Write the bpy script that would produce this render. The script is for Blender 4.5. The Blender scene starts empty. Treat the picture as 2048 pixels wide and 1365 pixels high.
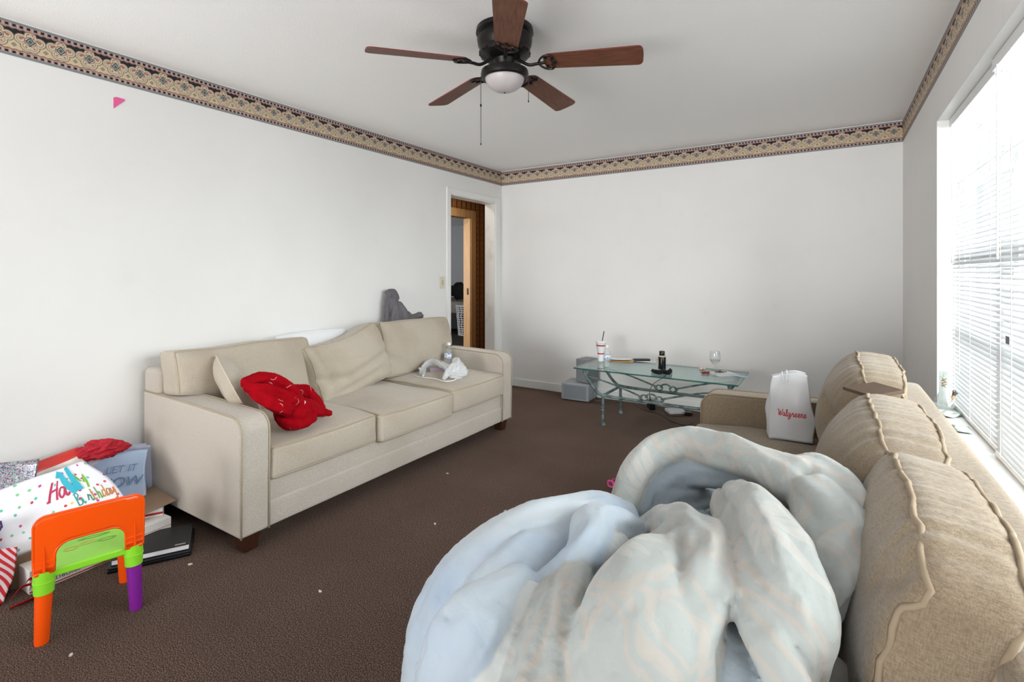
import bpy, bmesh, math, random
import numpy as np
from mathutils import Vector, Matrix, Euler, noise
PI = math.pi
random.seed(7)
S = bpy.context.scene
C = S.collection

# ------------------------------------------------------------------ camera, sky, lights, exposure
CAM_H, FOC, CXP, HZN, YAW = 1.27, 1010.0, 1024.0, 547.0, math.radians(32.2)
cam = bpy.data.objects.new('camera', bpy.data.cameras.new('camera'))
C.objects.link(cam)
cam.location = (0, 0, CAM_H)
cam.rotation_euler = (PI / 2, 0, YAW)
cam.data.sensor_width = 36
cam.data.lens = FOC / 2048 * 36
cam.data.shift_y = -(682.5 - HZN) / 2048
cam.data.clip_start = 0.02
S.camera = cam
S.view_settings.view_transform = 'Standard'
S.view_settings.look = 'None'
S.view_settings.gamma = 1
S.view_settings.use_curve_mapping = False
S.view_settings.exposure = 0.07
W = bpy.data.worlds.new('overcast_sky')
S.world = W
W.use_nodes = True
W.node_tree.nodes['Background'].inputs[0].default_value = (0.93, 0.97, 1, 1)
W.node_tree.nodes['Background'].inputs[1].default_value = 0.6


def area(name, loc, rot, sx, sy, power, col=(1, 1, 1)):
    l = bpy.data.lights.new(name, 'AREA')
    l.shape = 'RECTANGLE'
    l.size, l.size_y, l.energy, l.color = sx, sy, power, col
    o = bpy.data.objects.new(name, l)
    C.objects.link(o)
    o.location, o.rotation_euler = loc, rot
    return o


area('daylight_side_window', (2.6, 2.0, 1.3), (0, math.radians(90), 0), 3.2, 4.0, 840, (0.97, 0.99, 1))
area('rear_fill', (-1.36, -7.5, 1.0), (PI / 2, 0, 0), 4.0, 2.6, 440, (1, 1, 1))  # added fill lamp beyond the rear opening, evens out the frontal light
area('rear_upward_fill', (-1.36, -4.0, -0.9), (math.radians(125), 0, 0), 4.0, 2.0, 250, (1, 1, 1))  # added fill lamp aimed upward to lift the ceiling
area('hall_fill', (-3.8, 4.6, 2.42), (0, 0, 0), 0.3, 0.3, 17, (1, 0.94, 0.84))  # added fill for the hall, no fixture is visible
area('bedroom_fill', (-6.1, 2.85, 1.4), (PI / 2, 0, 0), 1.5, 1.1, 90)  # added fill for the bedroom, shines in from out of view


# ------------------------------------------------------------------ small helpers
def at(px, py, z):
    """photo pixel -> world point at height z"""
    dx, dz = (px - CXP) / FOC, (HZN - py) / FOC
    t = (z - CAM_H) / dz
    s, c = math.sin(YAW), math.cos(YAW)
    return Vector(((-s + dx * c) * t, (c + dx * s) * t, z))


def lin(c):
    return tuple((v / 12.92 if v <= 0.04045 else ((v + 0.055) / 1.055) ** 2.4) for v in c)


def rgb(r, g, b):
    return (*lin((r / 255, g / 255, b / 255)), 1)


class X:
    """tiny expression wrapper over shader math nodes"""
    def __init__(s, nt, k):
        s.nt, s.k = nt, k

    def op(s, o, *a):
        n = s.nt.nodes.new('ShaderNodeMath')
        n.operation = o
        for i, v in enumerate((s,) + a):
            if isinstance(v, X):
                s.nt.links.new(v.k, n.inputs[i])
            else:
                n.inputs[i].default_value = v
        return X(s.nt, n.outputs[0])

    def __add__(s, o): return s.op('ADD', o)
    def __sub__(s, o): return s.op('SUBTRACT', o)
    def __mul__(s, o): return s.op('MULTIPLY', o)
    def __truediv__(s, o): return s.op('DIVIDE', o)
    __radd__ = __add__
    __rmul__ = __mul__
    def lt(s, o): return s.op('LESS_THAN', o)
    def gt(s, o): return s.op('GREATER_THAN', o)
    def min(s, o): return s.op('MINIMUM', o)
    def max(s, o): return s.op('MAXIMUM', o)
    def abs(s): return s.op('ABSOLUTE')
    def sin(s): return s.op('SINE')
    def fract(s): return s.op('FRACT')
    def sqrt(s): return s.op('SQRT')
    def pow(s, o): return s.op('POWER', o)
    def clamp(s): return s.max(0.0).min(1.0)
    def step(s, a, b): return ((s - a) / (b - a)).clamp()


class T:
    """material under construction"""
    def __init__(s, name, rough=0.6, metal=0.0, spec=0.4):
        s.m = bpy.data.materials.new(name)
        s.m.use_nodes = True
        s.nt = s.m.node_tree
        s.b = s.nt.nodes['Principled BSDF']
        s.b.inputs['Roughness'].default_value = rough
        s.b.inputs['Metallic'].default_value = metal
        s.b.inputs['Specular IOR Level'].default_value = spec
        s.tc = s.nt.nodes.new('ShaderNodeTexCoord')

    def coord(s, kind='Object'):
        return s.tc.outputs[kind]

    def attr(s, name):
        n = s.nt.nodes.new('ShaderNodeAttribute')
        n.attribute_name = name
        return n.outputs['Vector']

    def mapv(s, vec, scale=(1, 1, 1), loc=(0, 0, 0)):
        n = s.nt.nodes.new('ShaderNodeMapping')
        s.nt.links.new(vec, n.inputs[0])
        n.inputs['Scale'].default_value = scale
        n.inputs['Location'].default_value = loc
        return n.outputs[0]

    def xyz(s, vec):
        n = s.nt.nodes.new('ShaderNodeSeparateXYZ')
        s.nt.links.new(vec, n.inputs[0])
        return [X(s.nt, o) for o in n.outputs]

    def noise(s, scale, detail=3, vec=None, rough=0.5):
        n = s.nt.nodes.new('ShaderNodeTexNoise')
        n.inputs['Scale'].default_value = scale
        n.inputs['Detail'].default_value = detail
        n.inputs['Roughness'].default_value = rough
        s.nt.links.new(vec or s.coord(), n.inputs['Vector'])
        return X(s.nt, n.outputs[0])

    def voronoi(s, scale, vec=None, dim='3D', rand=1.0):
        n = s.nt.nodes.new('ShaderNodeTexVoronoi')
        n.voronoi_dimensions = dim
        n.inputs['Scale'].default_value = scale
        n.inputs['Randomness'].default_value = rand
        s.nt.links.new(vec or s.coord(), n.inputs['Vector'])
        return n

    def mix(s, f, a, b):
        n = s.nt.nodes.new('ShaderNodeMix')
        n.data_type = 'RGBA'
        for i, v in ((0, f), (6, a), (7, b)):
            if isinstance(v, X):
                s.nt.links.new(v.k, n.inputs[i])
            elif isinstance(v, bpy.types.NodeSocket):
                s.nt.links.new(v, n.inputs[i])
            else:
                n.inputs[i].default_value = v
        return n.outputs[2]

    def ramp(s, f, stops, const=False):
        n = s.nt.nodes.new('ShaderNodeValToRGB')
        if const:
            n.color_ramp.interpolation = 'CONSTANT'
        e = n.color_ramp.elements
        while len(e) < len(stops):
            e.new(0.5)
        for i, (p, c) in enumerate(stops):
            e[i].position, e[i].color = p, c
        s.nt.links.new(f.k if isinstance(f, X) else f, n.inputs[0])
        return n.outputs[0]

    def color(s, c):
        if isinstance(c, bpy.types.NodeSocket):
            s.nt.links.new(c, s.b.inputs['Base Color'])
        else:
            s.b.inputs['Base Color'].default_value = c
        return s

    def bump(s, h, strength=0.3, dist=0.01):
        n = s.nt.nodes.new('ShaderNodeBump')
        n.inputs['Strength'].default_value = strength
        n.inputs['Distance'].default_value = dist
        s.nt.links.new(h.k if isinstance(h, X) else h, n.inputs['Height'])
        s.nt.links.new(n.outputs[0], s.b.inputs['Normal'])
        return s

    def set(s, **k):
        for a, v in k.items():
            s.b.inputs[a.replace('_', ' ')].default_value = v
        return s


_pm = {}


def plain(name, c, rough=0.5, metal=0.0, spec=0.4, var=0.06):
    """one-colour procedural material with a trace of mottling"""
    if name in _pm:
        return _pm[name]
    t = T(name, rough, metal, spec)
    n = t.noise(14, 3)
    d = tuple(max(0, v * (1 - 2 * var)) for v in c[:3]) + (1,)
    t.color(t.mix(n, d, c))
    _pm[name] = t.m
    return t.m


def through(name, col, gloss_rough=0.02, ior=1.45, body=0.0, bodycol=(1, 1, 1, 1)):
    """clear thin glass or film: tinted transparency, Fresnel reflection, a little body colour"""
    m = bpy.data.materials.new(name)
    m.use_nodes = True
    nt = m.node_tree
    nt.nodes.remove(nt.nodes['Principled BSDF'])
    out = nt.nodes['Material Output']
    tr = nt.nodes.new('ShaderNodeBsdfTransparent')
    tr.inputs[0].default_value = col
    gl = nt.nodes.new('ShaderNodeBsdfGlossy')
    gl.inputs['Roughness'].default_value = gloss_rough
    ge = nt.nodes.new('ShaderNodeNewGeometry')
    dp = nt.nodes.new('ShaderNodeVectorMath')
    dp.operation = 'DOT_PRODUCT'
    nt.links.new(ge.outputs['Normal'], dp.inputs[0])
    nt.links.new(ge.outputs['Incoming'], dp.inputs[1])
    f0 = ((ior - 1) / (ior + 1)) ** 2
    fr = ((X(nt, dp.outputs['Value']).abs() * -1.0 + 1.0).pow(5.0) * (1 - f0) + f0)
    df = nt.nodes.new('ShaderNodeBsdfDiffuse')
    df.inputs[0].default_value = bodycol
    a = nt.nodes.new('ShaderNodeMixShader')
    a.inputs[0].default_value = body
    nt.links.new(tr.outputs[0], a.inputs[1])
    nt.links.new(df.outputs[0], a.inputs[2])
    b = nt.nodes.new('ShaderNodeMixShader')
    nt.links.new(fr.k, b.inputs[0])
    nt.links.new(a.outputs[0], b.inputs[1])
    nt.links.new(gl.outputs[0], b.inputs[2])
    nt.links.new(b.outputs[0], out.inputs[0])
    return m


def film(name, col, trans=0.4, rough=0.35):
    """thin sheet that lets light through (plastic bag, blind slat)"""
    m = bpy.data.materials.new(name)
    m.use_nodes = True
    nt = m.node_tree
    b = nt.nodes['Principled BSDF']
    b.inputs['Base Color'].default_value = col
    b.inputs['Roughness'].default_value = rough
    tl = nt.nodes.new('ShaderNodeBsdfTranslucent')
    tl.inputs[0].default_value = col
    mx = nt.nodes.new('ShaderNodeMixShader')
    mx.inputs[0].default_value = trans
    nt.links.new(b.outputs[0], mx.inputs[1])
    nt.links.new(tl.outputs[0], mx.inputs[2])
    nt.links.new(mx.outputs[0], nt.nodes['Material Output'].inputs[0])
    return m


def mesh(name, v, f, m=None, parent=None, smooth=False, uv=None, mats=None, fm=None):
    me = bpy.data.meshes.new(name)
    me.from_pydata([tuple(p) for p in v], [], f)
    me.update()
    o = bpy.data.objects.new(name, me)
    C.objects.link(o)
    for mm in (mats or ([m] if m else [])):
        me.materials.append(mm)
    if fm is not None:
        me.polygons.foreach_set('material_index', fm)
    if smooth:
        me.polygons.foreach_set('use_smooth', [True] * len(me.polygons))
        if smooth == 'auto':
            me.set_sharp_from_angle(angle=math.radians(40))
    if uv is not None:
        l = me.uv_layers.new(name='UVMap')
        for lp in me.loops:
            l.data[lp.index].uv = uv[lp.vertex_index]
    if parent:
        o.parent = parent
    return o


class MB:
    """collects simple solids into one mesh"""
    def __init__(s):
        s.v, s.f = [], []

    def add(s, v, f):
        k = len(s.v)
        s.v += [Vector(p) for p in v]
        s.f += [tuple(i + k for i in q) for q in f]
        return s

    def box(s, a, b):
        (x0, y0, z0), (x1, y1, z1) = a, b
        return s.add([(x0, y0, z0), (x1, y0, z0), (x1, y1, z0), (x0, y1, z0), (x0, y0, z1), (x1, y0, z1), (x1, y1, z1), (x0, y1, z1)],
                     [(0, 3, 2, 1), (4, 5, 6, 7), (0, 1, 5, 4), (1, 2, 6, 5), (2, 3, 7, 6), (3, 0, 4, 7)])

    def tube(s, pts, r, n=8, cap=True, closed=False):
        pts = [Vector(p) for p in pts]
        N = len(pts)
        rs = r if isinstance(r, (list, tuple)) else [r] * N
        up = None
        vs = []
        for i, p in enumerate(pts):
            if closed:
                d = pts[(i + 1) % N] - pts[i - 1]
            else:
                d = pts[min(i + 1, N - 1)] - pts[max(i - 1, 0)]
            d = d.normalized() if d.length > 1e-9 else Vector((0, 0, 1))
            if up is None:
                up = Vector((0, 0, 1)) if abs(d.z) < 0.9 else Vector((1, 0, 0))
            a = d.cross(up)
            if a.length < 1e-6:
                a = d.orthogonal()
            a.normalize()
            up = a.cross(d).normalized()
            for j in range(n):
                t = 2 * PI * j / n
                vs.append(p + rs[i] * (math.cos(t) * a + math.sin(t) * up))
        fs = []
        for i in range(N if closed else N - 1):
            k = (i + 1) % N
            for j in range(n):
                q = (j + 1) % n
                fs.append((i * n + j, i * n + q, k * n + q, k * n + j))
        if cap and not closed:
            fs.append(tuple(range(n))[::-1])
            fs.append(tuple((N - 1) * n + j for j in range(n)))
        return s.add(vs, fs)

    def lathe(s, prof, n=24, c=(0, 0, 0), cap0=True, cap1=True):
        vs, fs = [], []
        for r, z in prof:
            for j in range(n):
                t = 2 * PI * j / n
                vs.append((c[0] + r * math.cos(t), c[1] + r * math.sin(t), c[2] + z))
        for i in range(len(prof) - 1):
            for j in range(n):
                q = (j + 1) % n
                fs.append((i * n + j, i * n + q, (i + 1) * n + q, (i + 1) * n + j))
        if cap0:
            fs.append(tuple(range(n))[::-1])
        if cap1:
            fs.append(tuple((len(prof) - 1) * n + j for j in range(n)))
        return s.add(vs, fs)

    def prism(s, poly, depth, org=(0, 0, 0), u=(1, 0, 0), v=(0, 0, 1)):
        """extrude a 2D outline (u,v plane) by depth along u x v"""
        u, v, org = Vector(u), Vector(v), Vector(org)
        w = u.cross(v).normalized() * depth
        n = len(poly)
        vs = [org + a * u + b * v for a, b in poly] + [org + a * u + b * v + w for a, b in poly]
        fs = [tuple(range(n))[::-1], tuple(range(n, 2 * n))] + [(i, (i + 1) % n, n + (i + 1) % n, n + i) for i in range(n)]
        return s.add(vs, fs)

    def build(s, name, m, parent=None, smooth='auto', bevel=0, seg=2):
        o = mesh(name, s.v, s.f, m, parent, smooth)
        if bevel:
            b = o.modifiers.new('bevel', 'BEVEL')
            b.width, b.segments, b.limit_method = bevel, seg, 'ANGLE'
            b.angle_limit = math.radians(35)
        return o


def spline(pts, n=8, closed=False):
    pts = [Vector(p) for p in pts]
    N = len(pts)
    out = []
    for i in range(N if closed else N - 1):
        g = (lambda k: pts[k % N]) if closed else (lambda k: pts[max(0, min(N - 1, k))])
        p0, p1, p2, p3 = g(i - 1), g(i), g(i + 1), g(i + 2)
        for j in range(n):
            t = j / n
            out.append(0.5 * ((2 * p1) + (p2 - p0) * t + (2 * p0 - 5 * p1 + 4 * p2 - p3) * t * t + (3 * p1 - p0 - 3 * p2 + p3) * t ** 3))
    if not closed:
        out.append(pts[-1])
    return out


def thing(name, label, cat, loc=(0, 0, 0), rz=0.0, group=None, rot=None):
    o = bpy.data.objects.new(name, None)
    o.empty_display_size = 0.05
    C.objects.link(o)
    o.location = loc
    o.rotation_euler = rot or (0, 0, rz)
    return tag(o, label, cat, group)


def tag(o, label, cat, group=None):
    o['label'], o['category'] = label, cat
    if group:
        o['group'] = group
    return o


def struct(o, label=None):
    o['kind'] = 'structure'
    if label:
        o['label'] = label
    return o


def nz(p, s=1.0, off=0.0):
    return noise.noise(Vector((p[0] * s + off, p[1] * s - off * 0.7, p[2] * s + off * 1.3)))


# ------------------------------------------------------------------ materials of the setting
t = T('white_wall_paint', 0.55, spec=0.25)
n1, n2 = t.noise(1.3, 3), t.noise(5.5, 4)
c = t.mix(n1.step(0.35, 0.75), rgb(238, 237, 235), rgb(232, 231, 229))
c = t.mix(n2.step(0.64, 0.78) * 0.12, c, rgb(214, 211, 205))
t.color(c).bump(t.noise(160, 2), 0.08, 0.002)
M_WALL = t.m
t = T('ceiling_texture_paint', 0.8, spec=0.1)
t.color(t.mix(t.noise(2, 3), rgb(249, 248, 246), rgb(252, 251, 250))).bump(t.noise(150, 3, rough=0.7), 0.35, 0.006)
M_CEIL = t.m
M_TRIM = plain('white_trim_gloss', rgb(238, 238, 236), 0.35, var=0.02)
t = T('brown_carpet', 0.95, spec=0.1)
a, b2 = t.noise(250, 3, rough=0.8), t.noise(2.2, 4)
v = t.voronoi(420)
c = t.ramp(a, [(0.38, rgb(42, 31, 27)), (0.5, rgb(86, 68, 60)), (0.6, rgb(156, 134, 122))])
c = t.mix(b2.step(0.35, 0.8) * 0.35, c, rgb(74, 58, 52))
t.color(c).bump(a + X(t.nt, v.outputs['Distance']), 0.6, 0.004)
M_CARPET = t.m
M_DARKFLOOR = plain('dark_brown_bedroom_carpet', rgb(52, 44, 42), 0.95, var=0.2)


def border_mat():
    t = T('paisley_border_print', 0.6, spec=0.2)
    def rgb(r, g, b):
        k = 0.68
        l = 0.3 * r + 0.59 * g + 0.11 * b
        return (*lin(tuple((l + (q - l) * k) / 255 for q in (r, g, b))), 1)
    u, v, _ = t.xyz(t.coord('UV'))
    H = 0.16
    per = 0.112
    h = v / H
    a = ((u / per).fract() - 0.5) * (per / H)
    b = h - 0.53
    def circ(cx, cy, r):
        return (((a.abs() - cx).pow(2.0) + (b - cy).pow(2.0)).sqrt()) - r
    navy, cream, med, pink, grey, dark = rgb(34, 39, 52), rgb(216, 190, 142), rgb(214, 192, 158), rgb(186, 140, 132), rgb(132, 139, 142), rgb(28, 28, 34)
    # ground: navy above, cream below
    c = t.mix(h.gt(0.56), cream, navy)
    # medallion
    d = circ(0.205, 0.03, 0.135).min(circ(0.0, 0.155, 0.13)).min(circ(0.06, -0.14, 0.145))
    c = t.mix(d.lt(0.02), c, rgb(128, 106, 74))
    c = t.mix(d.lt(0.0), c, med)
    c = t.mix((d + 0.045).abs().lt(0.009), c, rgb(150, 136, 112))
    c = t.mix(circ(0.0, 0.0, 0.13).abs().lt(0.01), c, rgb(150, 118, 88))
    for (x, y, r) in ((0.21, 0.05, 0.042), (0.16, 0.08, 0.03), (0.09, -0.17, 0.026), (0.05, 0.21, 0.022)):
        c = t.mix(circ(x, y, r).lt(0.0), c, rgb(190, 104, 88))
    dia = a.abs() + b.abs() * 0.85
    c = t.mix(dia.lt(0.115), c, rgb(58, 64, 72))
    c = t.mix(dia.lt(0.085), c, rgb(150, 156, 156))
    c = t.mix(dia.lt(0.05), c, rgb(84, 92, 104))
    # small diamond between medallions
    dia2 = (a.abs() - per / H / 2).abs() + (b + 0.19).abs()
    c = t.mix(dia2.lt(0.062), c, rgb(92, 92, 92))
    c = t.mix(dia2.lt(0.04), c, rgb(196, 178, 146))
    c = t.mix(dia2.lt(0.02), c, rgb(80, 84, 90))
    # beaded edges
    q = ((u / (per / 4.5)).fract() - 0.5).abs()
    for lo, hi, s0, s1, e0, e1 in ((0.80, 0.94, 0.855, 0.925, 0.94, 1.1), (0.07, 0.19, 0.085, 0.15, -0.1, 0.07)):
        inb = h.gt(lo) * h.lt(hi)
        c = t.mix(inb, c, pink)
        c = t.mix(inb * q.gt(0.40), c, rgb(196, 168, 152))
        c = t.mix(h.gt(s0) * h.lt(s1) * q.lt(0.24), c, dark)
        c = t.mix(h.gt(e0) * h.lt(e1), c, grey)
    wav = ((u / (per / 4.5) * 2 * PI).sin() * 0.012 + h)
    c = t.mix((wav - 0.20).abs().lt(0.014), c, rgb(150, 84, 76))
    c = t.mix((wav - 0.80).abs().lt(0.012), c, rgb(158, 98, 90))
    return t.color(c).m


M_BORDER = border_mat()

# ------------------------------------------------------------------ room shell
XL, XR, YF, YB, ZC = -3.19, 0.47, 4.845, -1.6, 2.44
TH = 0.12
DY0, DY1, DZ = 3.91, 4.706, 2.063          # doorway in the left wall
WY0, WY1, WZ0, WZ1 = 0.80, 3.385, 0.60, 2.06  # side window opening
struct(MB().box((XL - 0.0, YB - TH, -0.1), (XR + TH, YF + TH, 0)).build('floor', M_CARPET, smooth=False), 'dark brown low pile carpet')
struct(MB().box((XL - TH, YB - TH, ZC), (XR + TH, YF + TH, ZC + 0.1)).build('ceiling', M_CEIL, smooth=False), 'white textured ceiling')
m = MB()
m.box((XL - TH, YB - TH, 0), (XL, DY0, ZC)).box((XL - TH, DY0, DZ), (XL, DY1, ZC)).box((XL - TH, DY1, 0), (XL, YF, ZC))
struct(m.build('wall_left', M_WALL, smooth=False), 'long white painted wall behind the sofa')
struct(MB().box((XL - TH, YF, 0), (XR + TH, YF + TH, ZC)).build('wall_far', M_WALL, smooth=False), 'white painted end wall')
m = MB()
m.box((XR, YB - TH, 0), (XR + TH, WY0, ZC)).box((XR, WY1, 0), (XR + TH, YF, ZC))
m.box((XR, WY0, 0), (XR + TH, WY1, WZ0 - 0.028)).box((XR, WY0, WZ1), (XR + TH, WY1, ZC))
struct(m.build('wall_right', M_WALL, smooth=False), 'white wall with the window')
m = MB()
RX0, RX1, RZ0, RZ1 = -3.0, 0.3, 0.06, 2.25  # wide opening added out of view for fill light
m.box((XL, YB - TH, 0), (RX0, YB, ZC)).box((RX1, YB - TH, 0), (XR, YB, ZC)).box((RX0, YB - TH, 0), (RX1, YB, RZ0)).box((RX0, YB - TH, RZ1), (RX1, YB, ZC))
struct(m.build('wall_near', M_WALL, smooth=False), 'white wall with an added wide opening for fill light')


def border(name, p0, p1, nrm, u0=0.0, label=None):
    p0, p1, nrm = Vector(p0), Vector(p1), Vector(nrm)
    L = (p1 - p0).length
    up = Vector((0, 0, 0.16))
    q = nrm * 0.0015
    v = [p0 + q, p1 + q, p1 + q + up, p0 + q + up, p0, p1, p1 + up, p0 + up]
    uv = [(u0, 0), (u0 + L, 0), (u0 + L, 0.16), (u0, 0.16)] * 2
    f = [(0, 1, 2, 3), (3, 2, 6, 7), (1, 0, 4, 5), (0, 3, 7, 4), (2, 1, 5, 6)]
    o = mesh(name, v, f, M_BORDER, uv=uv)
    return struct(o, label or 'paisley wallpaper border under the ceiling')


zb = ZC - 0.166
border('trim_1', (XL, YB, zb), (XL, YF, zb), (1, 0, 0), 0.004)
border('trim_2', (XL, YF, zb), (XR, YF, zb), (0, -1, 0), 0.035)
border('trim_3', (XR, YF, zb), (XR, YB, zb), (-1, 0, 0), 0.02)
border('trim_4', (XR, YB, zb), (XL, YB, zb), (0, 1, 0))


def baseb(name, a, b, lab):
    m = MB().box(a, b)
    return struct(m.build(name, M_TRIM, smooth=False, bevel=0.004), lab)


baseb('baseboard_far', (XL, YF - 0.014, 0), (XR, YF, 0.085), 'white baseboard along the end wall')
baseb('baseboard_left', (XL, YB, 0), (XL + 0.014, DY0 - 0.06, 0.085), 'white baseboard behind the sofa')
baseb('baseboard_right', (XR - 0.014, YB, 0), (XR, YF - 0.014, 0.085), 'white baseboard under the window')

# doorway: white casing and jambs
d1 = struct(bpy.data.objects.new('door_1', None), 'white cased doorway to the hall')
C.objects.link(d1)
cw, ct = 0.058, 0.014
MB().box((XL, DY0 - cw, 0), (XL + ct, DY0, DZ + cw)).build('casing', M_TRIM, d1, bevel=0.003)
MB().box((XL, DY1, 0), (XL + ct, DY1 + cw + 0.02, DZ + cw)).build('casing', M_TRIM, d1, bevel=0.003)
MB().box((XL, DY0, DZ), (XL + ct, DY1, DZ + cw)).build('casing', M_TRIM, d1, bevel=0.003)
t = T('worn_white_jamb', 0.4)
t.color(t.mix(t.noise(6, 4).step(0.55, 0.85), rgb(236, 235, 231), rgb(216, 206, 190)))
M_JAMB = t.m
MB().box((XL - TH - 0.01, DY1 - 0.012, 0), (XL + 0.004, DY1, DZ)).build('jamb', M_JAMB, d1)
MB().box((XL - TH - 0.01, DY0, 0), (XL + 0.004, DY0 + 0.012, DZ)).build('jamb', M_JAMB, d1)
MB().box((XL - TH - 0.01, DY0 + 0.012, DZ - 0.012), (XL + 0.004, DY1 - 0.012, DZ)).build('head_jamb', M_JAMB, d1)

# ------------------------------------------------------------------ hall and bedroom through the doorway
HX = -4.25
BY0, BY1, BZ = 4.87, 5.66, 2.035
t = T('brown_striped_wallpaper', 0.6)
x, y, z = t.xyz(t.coord())
p = ((y / 0.105).fract() - 0.5).abs()
c = t.mix(p.gt(0.36), rgb(150, 100, 52), rgb(50, 40, 30))
c = t.mix(p.gt(0.43), c, rgb(96, 62, 34))
dz_ = ((z / 0.085).fract() - 0.5).abs() * 0.085
c = t.mix((dz_ + p * 0.105).lt(0.015), c, rgb(112, 44, 26))
M_PAPER = t.color(c).m
t = T('light_oak_casing', 0.45)
x, y, z = t.xyz(t.coord())
n = t.noise(9, 3, t.mapv(t.coord(), (6, 6, 0.4)))
M_OAK = t.color(t.mix(n, rgb(168, 124, 78), rgb(206, 166, 116))).m
m = MB()
m.box((HX - 0.1, 3.0, 0), (HX, BY0, ZC)).box((HX - 0.1, BY0, BZ), (HX, BY1, ZC)).box((HX - 0.1, BY1, 0), (HX, 6.6, ZC))
struct(m.build('wall_hall', M_PAPER, smooth=False), 'brown striped wallpaper wall of the hall')
struct(MB().box((HX, 2.9, 0), (XL - TH, 3.0, ZC)).build('wall_hall_near', M_PAPER, smooth=False), 'papered end of the hall')
struct(MB().box((HX, 6.5, 0), (XL - TH, 6.6, ZC)).build('wall_hall_end', M_PAPER, smooth=False), 'papered far end of the hall')
struct(MB().box((XL - TH, YF + TH, 0), (XL, 6.6, ZC)).build('wall_hall_side', M_PAPER, smooth=False), 'papered side of the hall')
struct(MB().box((-8.7, 2.9, -0.1), (XL, 9.9, -0.002)).build('floor_hall', M_DARKFLOOR, smooth=False), 'dark carpet of hall and bedroom')
struct(MB().box((-8.7, 2.9, ZC), (XL - TH, 9.9, ZC + 0.1)).build('ceiling_hall', M_CEIL, smooth=False), 'ceiling of hall and bedroom')
d2 = struct(bpy.data.objects.new('door_2', None), 'oak cased bedroom doorway')
C.objects.link(d2)
MB().box((HX, BY0 - 0.11, 0), (HX + 0.016, BY0, BZ + 0.11)).build('casing', M_OAK, d2, bevel=0.003)
MB().box((HX, BY1, 0), (HX + 0.016, BY1 + 0.11, BZ + 0.11)).build('casing', M_OAK, d2, bevel=0.003)
MB().box((HX, BY0, BZ), (HX + 0.016, BY1, BZ + 0.11)).build('casing', M_OAK, d2, bevel=0.003)
MB().box((HX - 0.11, BY1 - 0.015, 0), (HX + 0.004, BY1, BZ)).build('jamb', M_OAK, d2)
MB().box((HX - 0.11, BY0, 0), (HX + 0.004, BY0 + 0.015, BZ)).build('jamb', M_OAK, d2)
MB().box((HX - 0.05, BY1 - 0.019, 0.97), (HX - 0.02, BY1 - 0.013, 1.06)).build('strike_plate', plain('dark_bronze', rgb(40, 34, 30), 0.4, 0.8), d2)
M_BED = plain('bedroom_grey_paint', rgb(176, 180, 184), 0.7, var=0.04)
struct(MB().box((-8.7, 2.9, 0), (-8.6, 9.9, ZC)).build('wall_bedroom_far', M_BED, smooth=False), 'grey far wall of the bedroom')
struct(MB().box((-8.6, 9.8, 0), (HX - 0.1, 9.9, ZC)).build('wall_bedroom_right', M_BED, smooth=False), 'grey side wall of the bedroom')
m = MB().box((-8.6, 2.9, 0), (-6.9, 3.0, ZC)).box((-5.3, 2.9, 0), (HX - 0.1, 3.0, ZC)).box((-6.9, 2.9, 0), (-5.3, 3.0, 0.8)).box((-6.9, 2.9, 2.0), (-5.3, 3.0, ZC))  # hole added out of view to let light into the bedroom
struct(m.build('wall_bedroom_left', M_BED, smooth=False), 'grey bedroom wall with an added unseen opening for light')
struct(MB().box((HX - 0.1, 6.6, 0), (HX, 9.9, ZC)).build('wall_bedroom_near', M_BED, smooth=False), 'grey bedroom wall by the hall')


# ------------------------------------------------------------------ side window, sill, blinds
w1 = struct(bpy.data.objects.new('window_1', None), 'wide white framed side window')
C.objects.link(w1)
UN = [(2.525, 3.375), (1.665, 2.515), (0.81, 1.655)]  # last unit is unseen, added so more light enters
GX = 0.575
M_VINYL = plain('white_vinyl_frame', rgb(240, 241, 241), 0.3, var=0.02)
M_PANE = through('window_glass', (0.97, 0.99, 0.99, 1))
MB().box((GX - 0.005, WY0, WZ0), (GX + 0.04, WY1, WZ0 + 0.03)).box((GX - 0.005, WY0, WZ1 - 0.03), (GX + 0.04, WY1, WZ1)).box((GX - 0.005, WY0, WZ0), (GX + 0.04, WY0 + 0.03, WZ1)).box((GX - 0.005, WY1 - 0.03, WZ0), (GX + 0.04, WY1, WZ1)).build('frame', M_VINYL, w1, smooth=False)
for k in (1, 2):
    yy = (UN[k][1] + UN[k - 1][0]) / 2
    MB().box((GX - 0.005, yy - 0.03, WZ0 + 0.03), (GX + 0.04, yy + 0.03, WZ1 - 0.03)).build('mullion', M_VINYL, w1, smooth=False)
for (y0, y1) in UN:
    m = MB()
    m.box((GX, y0 + 0.03, 1.315), (GX + 0.03, y1 - 0.03, 1.365))
    m.build('meeting_rail', M_VINYL, w1, smooth=False)
    for zz in (1.70, 0.975):
        MB().box((GX + 0.003, y0 + 0.03, zz - 0.012), (GX + 0.025, y1 - 0.03, zz + 0.012)).build('muntin', M_VINYL, w1, smooth=False)
    for z0, z1 in ((0.63, 0.963), (0.987, 1.315), (1.365, 1.688), (1.712, 2.03)):
        MB().box((GX + 0.012, y0 + 0.03, z0), (GX + 0.016, y1 - 0.03, z1)).build('pane', M_PANE, w1, smooth=False)
MB().box((XR - 0.045, WY0 - 0.06, WZ0 - 0.028), (GX, WY1 + 0.02, WZ0)).build('sill', M_TRIM, w1, bevel=0.008, seg=3)
MB().box((XR - 0.002, WY1 - 0.004, WZ0), (GX, WY1 + 0.001, WZ1)).box((XR - 0.002, WY0, WZ1 - 0.004), (GX, WY1, WZ1 + 0.001)).build('reveal', M_TRIM, w1, smooth=False)

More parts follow.
